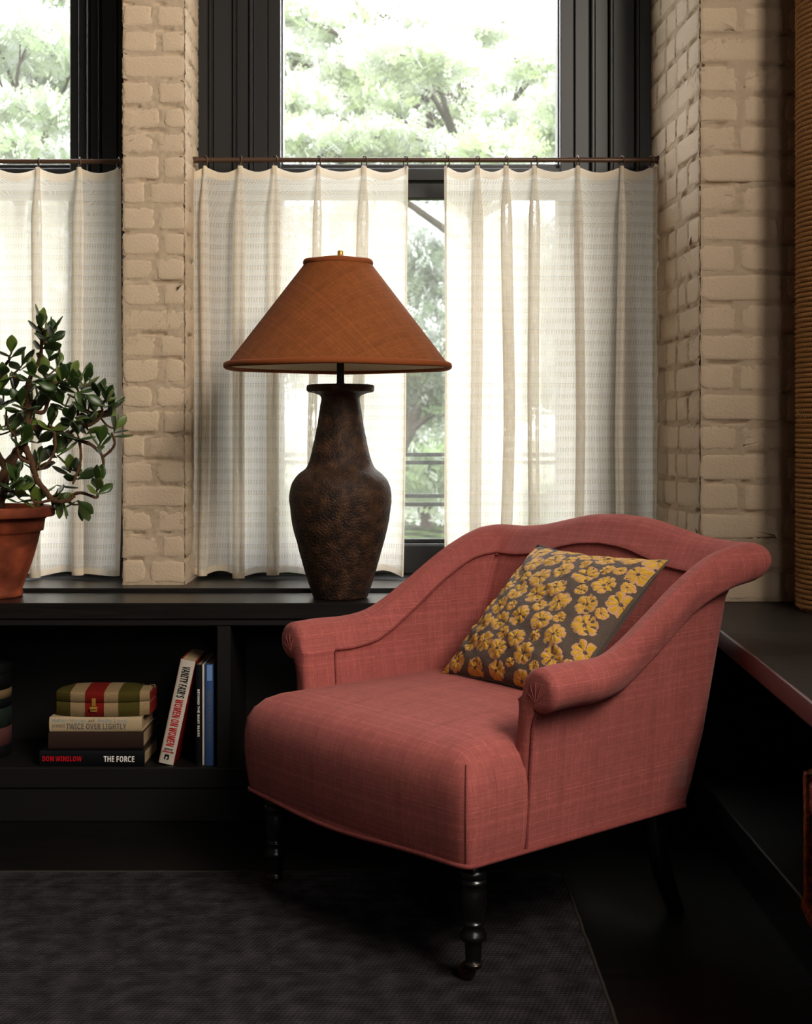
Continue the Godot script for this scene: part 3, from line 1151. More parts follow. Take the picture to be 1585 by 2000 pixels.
	# corner seams of the seat front
	for s in [1, -1]:
		var cs := mb()
		var pts := PackedVector3Array()
		for q in range(0, 7):
			pts.append(Vector3(0.3465 * s * (1.0 + prof[q][0] / 0.353), prof[q][1], (seat_front(0.35) - 0.0055) * (1.0 + prof[q][0] / 0.335)))
		tube(cs, pts, 0.0018, 5)
		obj("seam", cs, M.linen_cord, chair)
	# underside and cord along the lower edge
	var rim := PackedVector3Array()
	for k in 12: rim.append(Vector3(0.358, 0.229, lerpf(-0.306, seat_front(0.357) - 0.02, k / 11.0)))
	for k in range(1, 4):
		var a := PI * 0.5 * k / 4.0
		rim.append(Vector3(0.338 + 0.02 * cos(a), 0.2285, seat_front(0.357) - 0.02 + 0.022 * sin(a)))
	for k in 25:
		var u := lerpf(0.338, -0.338, k / 24.0)
		rim.append(Vector3(u, 0.2285 - 0.010 * pow(cos(PI * clampf((u + 0.04) / 0.6, -0.5, 0.5)), 2.0), seat_front(u) + 0.002))
	for k in range(1, 4):
		var a := PI * 0.5 + PI * 0.5 * k / 4.0
		rim.append(Vector3(-0.338 + 0.02 * cos(a), 0.2285, seat_front(0.357) - 0.02 + 0.022 * sin(a)))
	for k in 12: rim.append(Vector3(-0.358, 0.229, lerpf(seat_front(0.357) - 0.02, -0.306, k / 11.0)))
	for k in range(1, 10): rim.append(Vector3(lerpf(-0.358, 0.358, k / 9.0), 0.229, -0.307))
	st = mb()
	tube(st, rim, 0.0048, 8)
	obj("piping", st, M.linen_cord, chair, "corded lower edge")
	# front apron that fills the gentle dip of the lower edge
	st = mb()
	var ap0 := PackedVector3Array()
	var ap1 := PackedVector3Array()
	for k in 25:
		var u := lerpf(0.338, -0.338, k / 24.0)
		ap0.append(Vector3(u, 0.236, seat_front(u)))
		ap1.append(Vector3(u, 0.2285 - 0.010 * pow(cos(PI * clampf((u + 0.04) / 0.6, -0.5, 0.5)), 2.0), seat_front(u)))
	loft(st, [ap0, ap1])
	obj("front_rail_cover", st, M.linen, chair)
	boxed("dust_cover", Vector3(-0.34, 0.228, -0.295), Vector3(0.34, 0.236, 0.30), M.shelf_black, chair)
	# ---- legs
	for s in [1, -1]:
		var leg := turned_leg(chair, Vector3(0.318 * s, 0.0, 0.268), 0.3 if s > 0 else 0.5)
		leg.name = "leg" if s > 0 else "leg_001"
	for s in [1, -1]:
		var ls := mb()
		var a := Vector3(0.305 * s, 0.24, -0.265)
		var b := Vector3(0.315 * s, -0.0063, -0.33)
		var rws := []
		for k in 7:
			var t := k / 6.0
			var c := a.lerp(b, t) + Vector3(0, 0, 0.02 * sin(PI * t))
			var h := lerpf(0.024, 0.016, t)
			var row := PackedVector3Array()
			for q in [[-1, -0.6], [-0.6, -1], [0.6, -1], [1, -0.6], [1, 0.6], [0.6, 1], [-0.6, 1], [-1, 0.6]]:
				row.append(c + Vector3(q[0] * h, 0, q[1] * h))
			rws.append(row)
		loft(ls, rws, true, true, true, [], false)
		obj("leg", ls, M.ebony, chair, "plain tapered back leg")

func turned_leg(chair: Node3D, foot: Vector3, wheel_turn: float) -> MeshInstance3D:
	var st := mb()
	var prof := [[0.0, 0.235], [0.018, 0.235], [0.019, 0.215], [0.020, 0.209], [0.0245, 0.206], [0.0258, 0.200], [0.0245, 0.194], [0.0215, 0.192], [0.0215, 0.190], [0.0245, 0.188], [0.0255, 0.184], [0.0235, 0.180], [0.0205, 0.178], [0.0235, 0.168], [0.0248, 0.156], [0.0240, 0.142], [0.0215, 0.130], [0.0180, 0.118], [0.0165, 0.112], [0.0195, 0.110], [0.0205, 0.107], [0.0185, 0.104], [0.0170, 0.102], [0.0205, 0.094], [0.0240, 0.088], [0.0252, 0.083], [0.0238, 0.078], [0.0165, 0.076], [0.0160, 0.070], [0.0150, 0.045], [0.0140, 0.034], [0.0165, 0.0335], [0.0165, 0.030], [0.0, 0.030]]
	var v := []
	for p in prof: v.append(Vector2(p[0], p[1]))
	lathe(st, v, foot, 28)
	var leg := obj("leg", st, M.ebony, chair, "turned ebonised front leg")
	# brass caster: socket, fork, wheel
	var cs := mb()
	lathe(cs, [Vector2(0.0, 0.036), Vector2(0.0155, 0.036), Vector2(0.0155, 0.026), Vector2(0.010, 0.024), Vector2(0.0, 0.024)], foot, 20)
	var dir := Vector3(cos(wheel_turn) * -1.0, 0, sin(wheel_turn))
	var side := Vector3(-dir.z, 0, dir.x)
	for s in [-1, 1]:
		tube(cs, PackedVector3Array([foot + Vector3(0, 0.026, 0) + side * 0.006 * s, foot + dir * 0.006 + side * 0.0095 * s + Vector3(0, 0.022, 0), foot + dir * 0.014 + side * 0.0095 * s + Vector3(0, 0.017, 0)]), 0.0035, 6)
	var caster := obj("caster", cs, M.old_brass, leg, "small worn brass caster")
	caster.name = "caster"
	var ws := mb()
	var c := foot + dir * 0.014 + Vector3(0, 0.0165, 0)
	var rows := []
	for q in [[-0.007, 0.0], [-0.007, 0.005], [-0.0055, 0.012], [-0.0065, 0.0145], [-0.004, 0.0165], [0.004, 0.0165], [0.0065, 0.0145], [0.0055, 0.012], [0.007, 0.005], [0.007, 0.0]]:
		var row := PackedVector3Array()
		for k in 24:
			var a := TAU * k / 24.0
			row.append(c + side * q[0] + (dir * cos(a) + Vector3.UP * sin(a)) * maxf(q[1], 0.0002))
		rows.append(row)
	loft(ws, rows, true)
	var wh := obj("caster_wheel", ws, M.old_brass, leg)
	return leg

# ------------------------------------------------------------------ cushion
func chair_to_world(p: Vector3) -> Vector3:
	return Vector3(0.118, 0, -2.716) + CH * (p.x * Vector3(0.648, 0, 0.7615) + Vector3(0, p.y, 0) + p.z * Vector3(-0.7615, 0, 0.648))

var pil := []          # centre, half x, half y, normal
var pil_noise: FastNoiseLite

func pillow_point(a: float, b: float, side: float, lift := 0.0) -> Vector3:
	var ex := 1.0 - 0.085 * (1.0 - b * b) * absf(a) * absf(a)
	var ey := 1.0 - 0.085 * (1.0 - a * a) * absf(b) * absf(b)
	var h := 0.062 * pow(maxf(0.0, (1.0 - pow(absf(a), 2.4)) * (1.0 - pow(absf(b), 2.4))), 0.55)
	var wr := 0.0
	if side > 0.0:
		var n := pil_noise.get_noise_2d(a * 1.4 + b * 2.2, (a - b * 0.5) * 0.55)
		wr = (n * 0.0060 + pil_noise.get_noise_2d(a * 6.0 + 9.0, b * 7.0) * 0.002) * clampf(h / 0.03, 0.0, 1.0)
	return pil[0] + pil[1] * a * ex + pil[2] * b * ey + pil[3] * (side * h + wr + lift)

func cushion() -> void:
	var b0 := chair_to_world(Vector3(-0.205, 0.457, -0.115))
	var t0 := chair_to_world(Vector3(-0.100, 0.752, -0.345))
	var t1 := chair_to_world(Vector3(0.305, 0.748, -0.31))
	var b1 := chair_to_world(Vector3(0.235, 0.455, -0.075))
	var c := (b0 + t0 + t1 + b1) * 0.25
	var hx := ((t1 + b1) - (t0 + b0)) * 0.25
	var hy := ((t0 + t1) - (b0 + b1)) * 0.25
	var nn := hx.cross(hy).normalized()
	pil_noise = noise(44, 1.6, 2)
	var root := thing("throw_pillow", "square taupe cushion embroidered all over with golden daisies leaning in the red armchair", "cushion", c)
	pil = [Vector3.ZERO, hx, hy, nn]
	var n := 44
	var st := mb()
	for side in [1.0, -1.0]:
		var rows := []
		for i in n + 1:
			var row := PackedVector3Array()
			for j in n + 1:
				row.append(pillow_point(-1.0 + 2.0 * j / n, -1.0 + 2.0 * i / n, side))
			rows.append(row)
		loft(st, rows, false, false, false, [], side > 0)
	obj("cover", st, M.taupe_velvet, root)
	# piped edge seam
	var edge := PackedVector3Array()
	for e in 4:
		for k in 16:
			var t := -1.0 + 2.0 * k / 16.0
			var q: Vector2 = [Vector2(t, -1), Vector2(1, t), Vector2(-t, 1), Vector2(-1, -t)][e]
			edge.append(pillow_point(q.x, q.y, 1.0))
	edge.append(edge[0])
	var es := mb()
	tube(es, edge, 0.0022, 6, false)
	obj("seam", es, M.taupe_velvet, root)
	# embroidered flowers: eight padded petals, tan outline round gold
	var r := RandomNumberGenerator.new()
	r.seed = 19
	var spots := []
	var tries := 0
	while spots.size() < 170 and tries < 40000:
		tries += 1
		var p := Vector2(r.randf_range(-0.97, 0.97), r.randf_range(-0.97, 0.97))
		var rad := r.randf_range(0.130, 0.152) if tries < 9000 else r.randf_range(0.075, 0.10)
		var ok := true
		for s in spots:
			if s[0].distance_to(p) < (s[1] + rad) * 0.91: ok = false; break
		if ok: spots.append([p, rad])
	for s in spots:
		var tan_st := mb()
		var gold_st := mb()
		var cnt := 8
		var ph := r.randf() * TAU
		for k in cnt:
			var a := ph + TAU * k / cnt + r.randf_range(-0.06, 0.06)
			var dir := Vector2(cos(a), sin(a))
			var sd := Vector2(-dir.y, dir.x)
			var len_: float = s[1] * r.randf_range(0.86, 1.05)
			var wid := len_ * r.randf_range(0.31, 0.36)
			petal(tan_st, s[0], dir, sd, len_, wid, 0.0008)
			petal(gold_st, s[0] + dir * len_ * 0.05, dir, sd, len_ * 0.82, wid * 0.64, 0.0013)
		tan_st.generate_normals()
		tan_st.index()
		gold_st.generate_normals()
		gold_st.index()
		var mesh := tan_st.commit()
		gold_st.commit(mesh)
		mesh.surface_set_material(0, M.tan_thread)
		mesh.surface_set_material(1, M.gold_thread)
		put("embroidered_flower", mesh, null, root)

func petal(st: SurfaceTool, c: Vector2, dir: Vector2, sd: Vector2, len_: float, wid: float, lift: float) -> void:
	var prof := [[0.14, 0.16], [0.35, 0.46], [0.58, 0.80], [0.78, 1.0], [0.93, 0.84], [1.0, 0.36]]
	var rows := []
	for q in prof:
		var row := PackedVector3Array()
		for t in [-1.0, -0.6, 0.0, 0.6, 1.0]:
			var p: Vector2 = c + dir * len_ * q[0] + sd * wid * q[1] * t
			p = p.clamp(Vector2(-0.995, -0.995), Vector2(0.995, 0.995))
			var up: float = lift * (1.0 - 0.9 * t * t)
			if q[0] > 0.98: up *= 0.3
			row.append(pillow_point(p.x, p.y, 1.0, up))
		rows.append(row)
	loft(st, rows, false, false, false, [], false)

# ------------------------------------------------------------------ lamp
func lamp() -> void:
	var Z := 3.40
	var k := Z / FPX
	var root := thing("table_lamp", "brown earthenware urn lamp with a wide rust linen cone shade on the window ledge", "lamp", Vector3((664.5 - 790.0) * k, LEDGE, -Z))
	var wob := noise(71, 0.35, 3)
	var px := [[50.5, 1162], [53, 1160], [56, 1152], [64, 1128], [74.6, 1093], [84, 1058], [93, 1023], [98.2, 988], [99.8, 970], [98, 953], [92.5, 936], [81, 922], [69, 913], [64, 905], [59.5, 893], [52, 862], [45.5, 830], [41, 800], [37.5, 780], [37.5, 775], [41, 770], [52, 766], [64, 763.5], [66, 761], [66.3, 754], [65, 750.5], [60, 749.5], [20, 749.5], [0.2, 749.5]]
	var tab := []
	for p in px: tab.append(Vector2(p[0] * k, (1162.0 - p[1]) * k * 1.0076))
	# refine
	var prof := []
	prof.append(Vector2(0.0005, 0.0))
	for i in tab.size() - 1:
		var a: Vector2 = tab[maxi(i - 1, 0)]
		var b: Vector2 = tab[i]
		var c: Vector2 = tab[i + 1]
		var d: Vector2 = tab[mini(i + 2, tab.size() - 1)]
		var m := clampi(int(b.distance_to(c) / 0.008) + 1, 1, 6)
		if i > 19: m = mini(m, 2)
		for q in m: prof.append(b.cubic_interpolate(c, a, d, float(q) / m) if i < 20 else b.lerp(c, float(q) / m))
	prof.append(tab[-1])
	var st := mb()
	lathe(st, prof, Vector3.ZERO, 96, wob, 0.0011)
	obj("urn", st, M.lamp_clay, root)
	var y0 := (1162.0 - 752.0) * k * 1.0076
	st = mb()
	lathe(st, [Vector2(0.012, y0), Vector2(0.012, y0 + 0.006), Vector2(0.0096, y0 + 0.008), Vector2(0.0096, y0 + 0.11), Vector2(0.004, y0 + 0.112), Vector2(0.004, y0 + 0.31), Vector2(0.0, y0 + 0.31)], Vector3.ZERO, 20)
	obj("stem", st, M.dark_metal, root)
	# shade
	var cx := (660.0 - 664.5) * k
	var yb := (1162.0 - 714.0) * k * 1.0076
	var yt := (1162.0 - 514.0) * k * 1.0076
	var rb := 218.0 * k
	var rt := 64.0 * k
	var slant := Vector2(rb - rt, yt - yb).length()
	var sc := (rb - rt) / slant
	var apex := rb / sc
	var rows := []
	var uvs := []
	var sides := 96
	for i in 11:
		var t := i / 10.0
		var row := PackedVector3Array()
		var uv := PackedVector2Array()
		var rho := apex - slant * t
		for j in sides + 1:
			var a := TAU * j / sides - PI * 0.5
			var rr := lerpf(rb, rt, t)
			row.append(Vector3(cx + cos(a) * rr, lerpf(yb, yt, t), sin(a) * rr))
			var th := (a - PI * 0.5) * sc + 0.7
			uv.append(Vector2(rho * cos(th), rho * sin(th)))
		rows.append(row)
		uvs.append(uv)
	st = mb()
	loft(st, rows, false, false, false, uvs)
	var shade := obj("shade", st, M.shade_linen, root)
	var lin := []
	for row in rows:
		var q := PackedVector3Array()
		for p in row: q.append(Vector3((p.x - cx) * 0.993 + cx, p.y - 0.0012, p.z * 0.993))
		lin.append(q)
	st = mb()
	loft(st, lin, false, false, false, [], true)
	obj("lining", st, M.shade_lining, shade, "cream lining")
	for e in [[yb, rb, 0.0052], [yt, rt, 0.0052]]:
		var pts := PackedVector3Array()
		for j in 65:
			var a := TAU * j / 64.0
			pts.append(Vector3(cx + cos(a) * (e[1] + 0.001), e[0] + 0.001 * sin(a * 5.0), sin(a) * (e[1] + 0.001)))
		var ts := mb()
		tube(ts, pts, e[2], 8, false, 0.0, 1.5)
		obj("rolled_trim", ts, M.shade_trim, shade)
	st = mb()
	for q in 3:
		var a := TAU * q / 3.0 + 0.4
		tube(st, PackedVector3Array([Vector3(0, yt - 0.012, 0), Vector3(cx + cos(a) * rt, yt - 0.002, sin(a) * rt)]), 0.0016, 6)
	obj("spider", st, M.brass, root)
	st = mb()
	lathe(st, [Vector2(0.0, yt - 0.013), Vector2(0.0075, yt - 0.012), Vector2(0.0075, yt - 0.004), Vector2(0.005, yt), Vector2(0.005, yt + 0.010), Vector2(0.0075, yt + 0.012), Vector2(0.0078, yt + 0.030), Vector2(0.006, yt + 0.032), Vector2(0.0, yt + 0.032)], Vector3.ZERO, 20)
	obj("finial", st, M.brass, root, "small brass finial")

# ------------------------------------------------------------------ jade plant
func jade() -> void:
	var Z := 3.42
	var k := Z / FPX
	var c := Vector3((-14.0 - 790.0) * k, LEDGE, -Z)
	var root := thing("potted_jade_plant", "bushy green jade plant in a terracotta pot on the window ledge", "plant", c)
	var P := func(x: float, y: float, dz := 0.0) -> Vector3: return at(x, y, Z - dz) - c
	var st := mb()
	var prof := [[0.0, 1163], [54, 1163], [57, 1160], [57, 1153], [55, 1150], [66, 1120], [78, 1085], [86, 1055], [90, 1036], [96, 1034], [99, 1012], [104, 1008]]
	var v := []
	for p in prof: v.append(Vector2(p[0] * k, (1163.0 - p[1]) * k))
	lathe(st, v, Vector3.ZERO, 56)
	var pot := obj("pot", st, M.terracotta, root, "terracotta pot")
	st = mb()
	lathe(st, [Vector2(104 * k, 155 * k), Vector2(116 * k, 157 * k), Vector2(118 * k, 160 * k), Vector2(118 * k, 173 * k), Vector2(116 * k, 176 * k), Vector2(108 * k, 177 * k), Vector2(100 * k, 176 * k), Vector2(98 * k, 150 * k)], Vector3.ZERO, 56)
	obj("pot_rim", st, M.terracotta, pot)
	st = mb()
	lathe(st, [Vector2(99 * k, 158 * k), Vector2(60 * k, 163 * k), Vector2(0.0, 165 * k)], Vector3.ZERO, 32)
	obj("soil", st, M.soil, pot)
	var r := RandomNumberGenerator.new()
	r.seed = 3
	# main wood: pixel polylines with thickness, drawn from the photograph and spread in depth
	var wood := [
		[[[-4, 1002, 0], [2, 960, 0], [14, 915, .01], [32, 885, .01], [46, 868, .02], [54, 835, .02], [56, 800, .01], [52, 770, 0], [60, 735, 0], [78, 700, 0], [82, 660, 0]], 0.016, 0.004],
		[[[48, 872, .02], [60, 898, .03], [68, 925, .03], [72, 937, .03], [88, 958, .04], [102, 976, .04], [118, 980, .05], [136, 976, .05], [146, 965, .05], [162, 963, .06], [188, 972, .06], [190, 965, .06]], 0.009, 0.003],
		[[[54, 838, .02], [80, 835, .02], [105, 838, .01], [130, 850, .01], [155, 860, .02], [180, 870, .03], [200, 892, .03], [202, 930, .03]], 0.008, 0.003],
		[[[200, 893, .03], [216, 880, .03], [224, 865, .04], [218, 845, .04]], 0.004, 0.003],
		[[[56, 800, .01], [85, 805, .0], [95, 775, .0], [103, 755, .0], [98, 735, 0]], 0.006, 0.003],
		[[[130, 850, .01], [150, 832, 0], [152, 800, 0], [150, 775, 0]], 0.005, 0.003],
		[[[150, 826, 0], [175, 830, .02], [196, 815, .02], [200, 800, .02]], 0.005, 0.003],
		[[[14, 915, .01], [-10, 880, .0], [-25, 840, 0], [-20, 780, 0], [0, 730, 0], [20, 700, 0]], 0.011, 0.003],
		[[[62, 905, .03], [40, 895, .05], [32, 870, .06], [30, 850, .06]], 0.005, 0.003],
		[[[105, 838, .01], [108, 870, .03], [100, 895, .04], [80, 916, .04], [75, 905, .04]], 0.004, 0.003],
		[[[155, 860, .02], [158, 895, .03], [150, 925, .04], [142, 945, .05]], 0.004, 0.003],
		[[[102, 976, .04], [70, 982, .06], [62, 970, .06]], 0.004, 0.003],
		[[[2, 960, 0], [22, 960, .05], [34, 968, .05]], 0.004, 0.003],
		[[[-25, 840, 0], [-60, 800, 0], [-75, 740, 0]], 0.008, 0.003],
		[[[56, 800, .01], [30, 770, -.03], [20, 730, -.03]], 0.006, 0.003]]
	var nodes := []
	for w in wood:
		var ctrl := []
		for q in w[0]: ctrl.append(P.call(q[0], q[1], q[2]))
		var path := smooth_path(ctrl, 5)
		var rad := []
		for i in path.size(): rad.append(lerpf(w[1], w[2], float(i) / (path.size() - 1)) * (1.0 + 0.12 * sin(i * 1.7)))
		var bs := mb()
		tube(bs, path, rad, 8)
		obj("branch", bs, M.jade_stem, root)
		for p in path: nodes.append(p)
	# leaf meshes
	var leafs := []
	for q in 3: leafs.append(leaf_mesh(0.050 + 0.004 * q, 0.027 + 0.002 * q, 0.10 + 0.12 * q))
	var tips := [[80, 632], [100, 650], [88, 665], [22, 690], [42, 715], [62, 738], [96, 700], [112, 718], [136, 738], [104, 755], [150, 752], [166, 748], [192, 768], [208, 778], [214, 805], [226, 838], [186, 806], [174, 832], [122, 790], [62, 790], [30, 762], [30, 838], [10, 832], [76, 850], [42, 862], [142, 822], [152, 850], [130, 872], [114, 878], [196, 866], [136, 915], [152, 928], [192, 948], [116, 962], [122, 978], [60, 962], [32, 942], [20, 930], [38, 965], [75, 982], [154, 985], [10, 968], [0, 762], [-20, 722], [-30, 800], [6, 792], [52, 832], [100, 832], [78, 780], [120, 745], [168, 800], [4, 735], [76, 905], [-40, 760], [-50, 850], [86, 735], [40, 790], [14, 812], [66, 815], [108, 805], [132, 770], [24, 735]]
	var count := 0
	for tp in tips:
		var dz := r.randf_range(-0.05, 0.09)
		var tip: Vector3 = P.call(tp[0], tp[1], dz)
		var best: Vector3 = nodes[0]
		for q in nodes:
			if q.distance_to(tip) < best.distance_to(tip): best = q
		var dir := tip - best
		if dir.length() > 0.012:
			var mid := best.lerp(tip, 0.5) + Vector3(r.randf_range(-0.008, 0.008), -0.006, r.randf_range(-0.01, 0.01))
			var bs := mb()
			tube(bs, smooth_path([best, mid, tip], 4), [0.003, 0.003, 0.0029, 0.0028, 0.0027, 0.0026, 0.0025, 0.0024, 0.0022], 6)
			obj("twig", bs, M.jade_stem, root)
		else: dir = Vector3(0, 1, 0)
		var up := (dir.normalized() * 0.5 + Vector3(0, 0.9, 0)).normalized()
		if tp[1] > 955 and tp[0] > 100: up = Vector3(0.4, -0.7, 0.4).normalized()
		var bas := basis_of(up)
		var pairs := 2 + (1 if r.randf() < 0.55 else 0)
		for q in pairs:
			for s in 2:
				if count >= 292: break
				count += 1
				var az := q * PI * 0.5 + s * PI + r.randf_range(-0.35, 0.35)
				var tilt := lerpf(1.05, 0.25, float(q) / maxf(pairs - 1, 1)) + r.randf_range(-0.25, 0.25)
				var out := (bas.x * cos(az) + bas.z * sin(az)) * sin(tilt) + bas.y * cos(tilt)
				var lb := basis_of(out, bas.y)
				var lf := put("leaf", leafs[r.randi() % 3], [M.jade_leaf, M.jade_leaf_dark, M.jade_leaf, M.jade_leaf_light][r.randi() % 4], root)
				lf.transform = Transform3D(lb * Basis(Vector3.UP, r.randf_range(-0.9, 0.9)) * Basis.from_scale(Vector3.ONE * r.randf_range(0.78, 1.08)), tip - up * 0.012 * (pairs - 1 - q))

func leaf_mesh(len_: float, wid: float, curl: float) -> ArrayMesh:
	# obovate succulent leaf along +y, upper face to +z
	var st := mb()
	var prof := [[0.0, 0.16], [0.10, 0.24], [0.26, 0.58], [0.44, 0.90], [0.60, 1.0], [0.78, 0.82], [0.92, 0.42], [1.0, 0.05]]
	var rows := []
	for q in prof:
		var row := PackedVector3Array()
		for j in 10:
			var a := TAU * j / 10.0
			var x: float = cos(a) * wid * 0.5 * q[1]
			var th: float = 0.0030 * (0.35 + 0.65 * q[1])
			var z: float = sin(a) * th + curl * (0.02 * (q[0] * q[0])) + x * x * 9.0
			row.append(Vector3(x, q[0] * len_, z))
		rows.append(row)
	loft(st, rows, true, true, true, [], true)
	st.generate_normals()
	st.index()
	return st.commit()

# ------------------------------------------------------------------ bookcase, ledge, counter
func joinery() -> void:
	var zf := -3.287
	var bc := thing("low_bookcase", "low black built-in bookcase under the window ledge", "bookcase", Vector3(-0.6, 0, zf))
	var o := Vector3(0.6, 0, -zf)
	var B := func(called: String, lo: Vector3, hi: Vector3, ch := 0.002) -> void: boxed(called, lo + o, hi + o, M.shelf_black, bc, ch)
	B.call("top_rail", Vector3(-1.96, 0.485, zf - 0.03), Vector3(0.66, LEDGE - 0.0415, zf - 0.004))
	B.call("bottom_shelf", Vector3(-1.96, 0.083, zf - 0.33), Vector3(0.66, 0.135, zf - 0.003), 0.003)
	B.call("back_panel", Vector3(-1.96, 0.0, zf - 0.35), Vector3(0.66, LEDGE - 0.0415, zf - 0.33))
	B.call("plinth", Vector3(-1.96, 0.0, zf - 0.025), Vector3(0.66, 0.082, zf - 0.008))
	for x in [-0.4645, -1.60, 0.30]:
		B.call("divider", Vector3(x, 0.135, zf - 0.33), Vector3(x + 0.034, 0.485, zf - 0.006))
	var lg := mb()
	box(lg, Vector3(-1.98, LEDGE - 0.041, -3.497), Vector3(0.66, LEDGE, zf), 0.003)
	tag(obj("window_ledge", lg, M.black_wood, self), "long black wooden ledge over the bookcase carrying the lamp and the plant", "ledge")
	# counter along the right wall: quadrilateral top, front edge slightly askew
	var cn := thing("counter", "dark brown wooden counter top running along the right behind the armchair", "counter", Vector3(1.1, 0, -2.0))
	var q := [Vector2(0.7, -3.317), Vector2(1.5, -3.317), Vector2(1.5, -0.2), Vector2(0.548, -0.2)]
	var cs := mb()
	var es := mb()
	for i in q.size(): q[i] -= Vector2(1.1, -2.0)
	var t := LEDGE - 0.0005
	cs.set_smooth_group(0xFFFFFFFF)
	quad(cs, Vector3(q[0].x, t, q[0].y), Vector3(q[1].x, t, q[1].y), Vector3(q[2].x, t, q[2].y), Vector3(q[3].x, t, q[3].y))
	quad(cs, Vector3(q[3].x, t - 0.04, q[3].y), Vector3(q[2].x, t - 0.04, q[2].y), Vector3(q[1].x, t - 0.04, q[1].y), Vector3(q[0].x, t - 0.04, q[0].y))
	obj("top", cs, M.counter_wood, cn)
	# moulded front edge
	var dirv := Vector3(q[3].x - q[0].x, 0, q[3].y - q[0].y)
	var nv := Vector3(-dirv.z, 0, dirv.x).normalized()
	if nv.x > 0: nv = -nv
	var rows := []
	for e in [q[0], q[3]]:
		var row := PackedVector3Array()
		for s in [[-0.0002, 0.0], [0.003, -0.0008], [0.0045, -0.003], [0.0045, -0.037], [0.003, -0.0405], [-0.02, -0.041]]:
			row.append(Vector3(e.x, t + s[1], e.y) + nv * s[0])
		rows.append(row)
	loft(es, rows)
	for e in [[q[3], q[2]]]:
		quad(es, Vector3(e[0].x, t, e[0].y), Vector3(e[0].x, t - 0.04, e[0].y), Vector3(e[1].x, t - 0.04, e[1].y), Vector3(e[1].x, t, e[1].y))
	obj("front_edge", es, M.counter_edge, cn, "reddish front edge")
	var un := thing("low_shelf_unit", "black open shelf unit beneath the right hand counter", "shelf unit", Vector3(1.1, 0, -2.0))
	var f := Vector3(-1.1, 0, 2.0)
	boxed("bottom_shelf", Vector3(0.70, 0.093, -3.28) + f, Vector3(1.48, 0.143, -0.25) + f, M.shelf_black, un, 0.003)
	boxed("toe_kick", Vector3(0.72, 0.0, -3.28) + f, Vector3(0.74, 0.093, -0.25) + f, M.shelf_black, un)
	boxed("back_panel", Vector3(1.46, 0.143, -3.28) + f, Vector3(1.49, 0.500, -0.25) + f, M.shelf_black, un)
	boxed("end_panel", Vector3(0.71, 0.143, -3.28) + f, Vector3(1.46, 0.500, -3.24) + f, M.shelf_black, un)
	boxed("end_panel", Vector3(0.71, 0.143, -0.30) + f, Vector3(1.46, 0.500, -0.26) + f, M.shelf_black, un)

# ------------------------------------------------------------------ books and boxes
func lettering(parent: Node3D, text: String, m: Material, height: float, width: float, where: Vector3, bas: Basis, bold := true, called := "lettering") -> void:
	var tm := TextMesh.new()
	var f := SystemFont.new()
	f.font_names = PackedStringArray(["Droid Sans"])
	f.font_weight = 700 if bold else 400
	tm.font = f
	tm.text = text
	tm.font_size = 32
	tm.pixel_size = 0.01
	tm.depth = 0.02
	var sz := tm.get_aabb().size
	var o := put(called, tm, m, parent)
	# cap height of the face is about 0.714 of the font size
	var k := height / (32 * 0.01 * 0.714)
	var kx := width / maxf(sz.x, 0.001)
	o.transform = Transform3D(bas * Basis.from_scale(Vector3(kx, k, 0.03)), where)

# a closed book: x along the spine, y thickness, z depth; the spine looks to +z
func book(root: Node3D, len_: float, thick: float, depth: float, cover: Material, spine: Material, round_ := 0.0) -> void:
	var st := mb()
	var h := thick * 0.5
	var ct := 0.0022
	# boards
	box(st, Vector3(-len_ / 2, 0, -depth), Vector3(len_ / 2, ct, -0.002), 0.0006)
	box(st, Vector3(-len_ / 2, thick - ct, -depth), Vector3(len_ / 2, thick, -0.002), 0.0006)
	obj("cover", st, cover, root)
	st = mb()
	var rows := []
	for e in [-len_ / 2, len_ / 2]:
		var row := PackedVector3Array()
		for k in 9:
			var a := -PI * 0.5 + PI * k / 8.0
			row.append(Vector3(e, h + h * sin(a), -0.003 + (0.003 + round_) * cos(a)))
		rows.append(row)
	for e in [len_ / 2, -len_ / 2]: pass
	loft(st, rows, true, true, true)
	obj("spine", st, spine, root)
	st = mb()
	box(st, Vector3(-len_ / 2 + 0.004, ct, -depth + 0.005), Vector3(len_ / 2 - 0.004, thick - ct, -0.004), 0.0004)
	obj("pages", st, M.paper_pages, root)

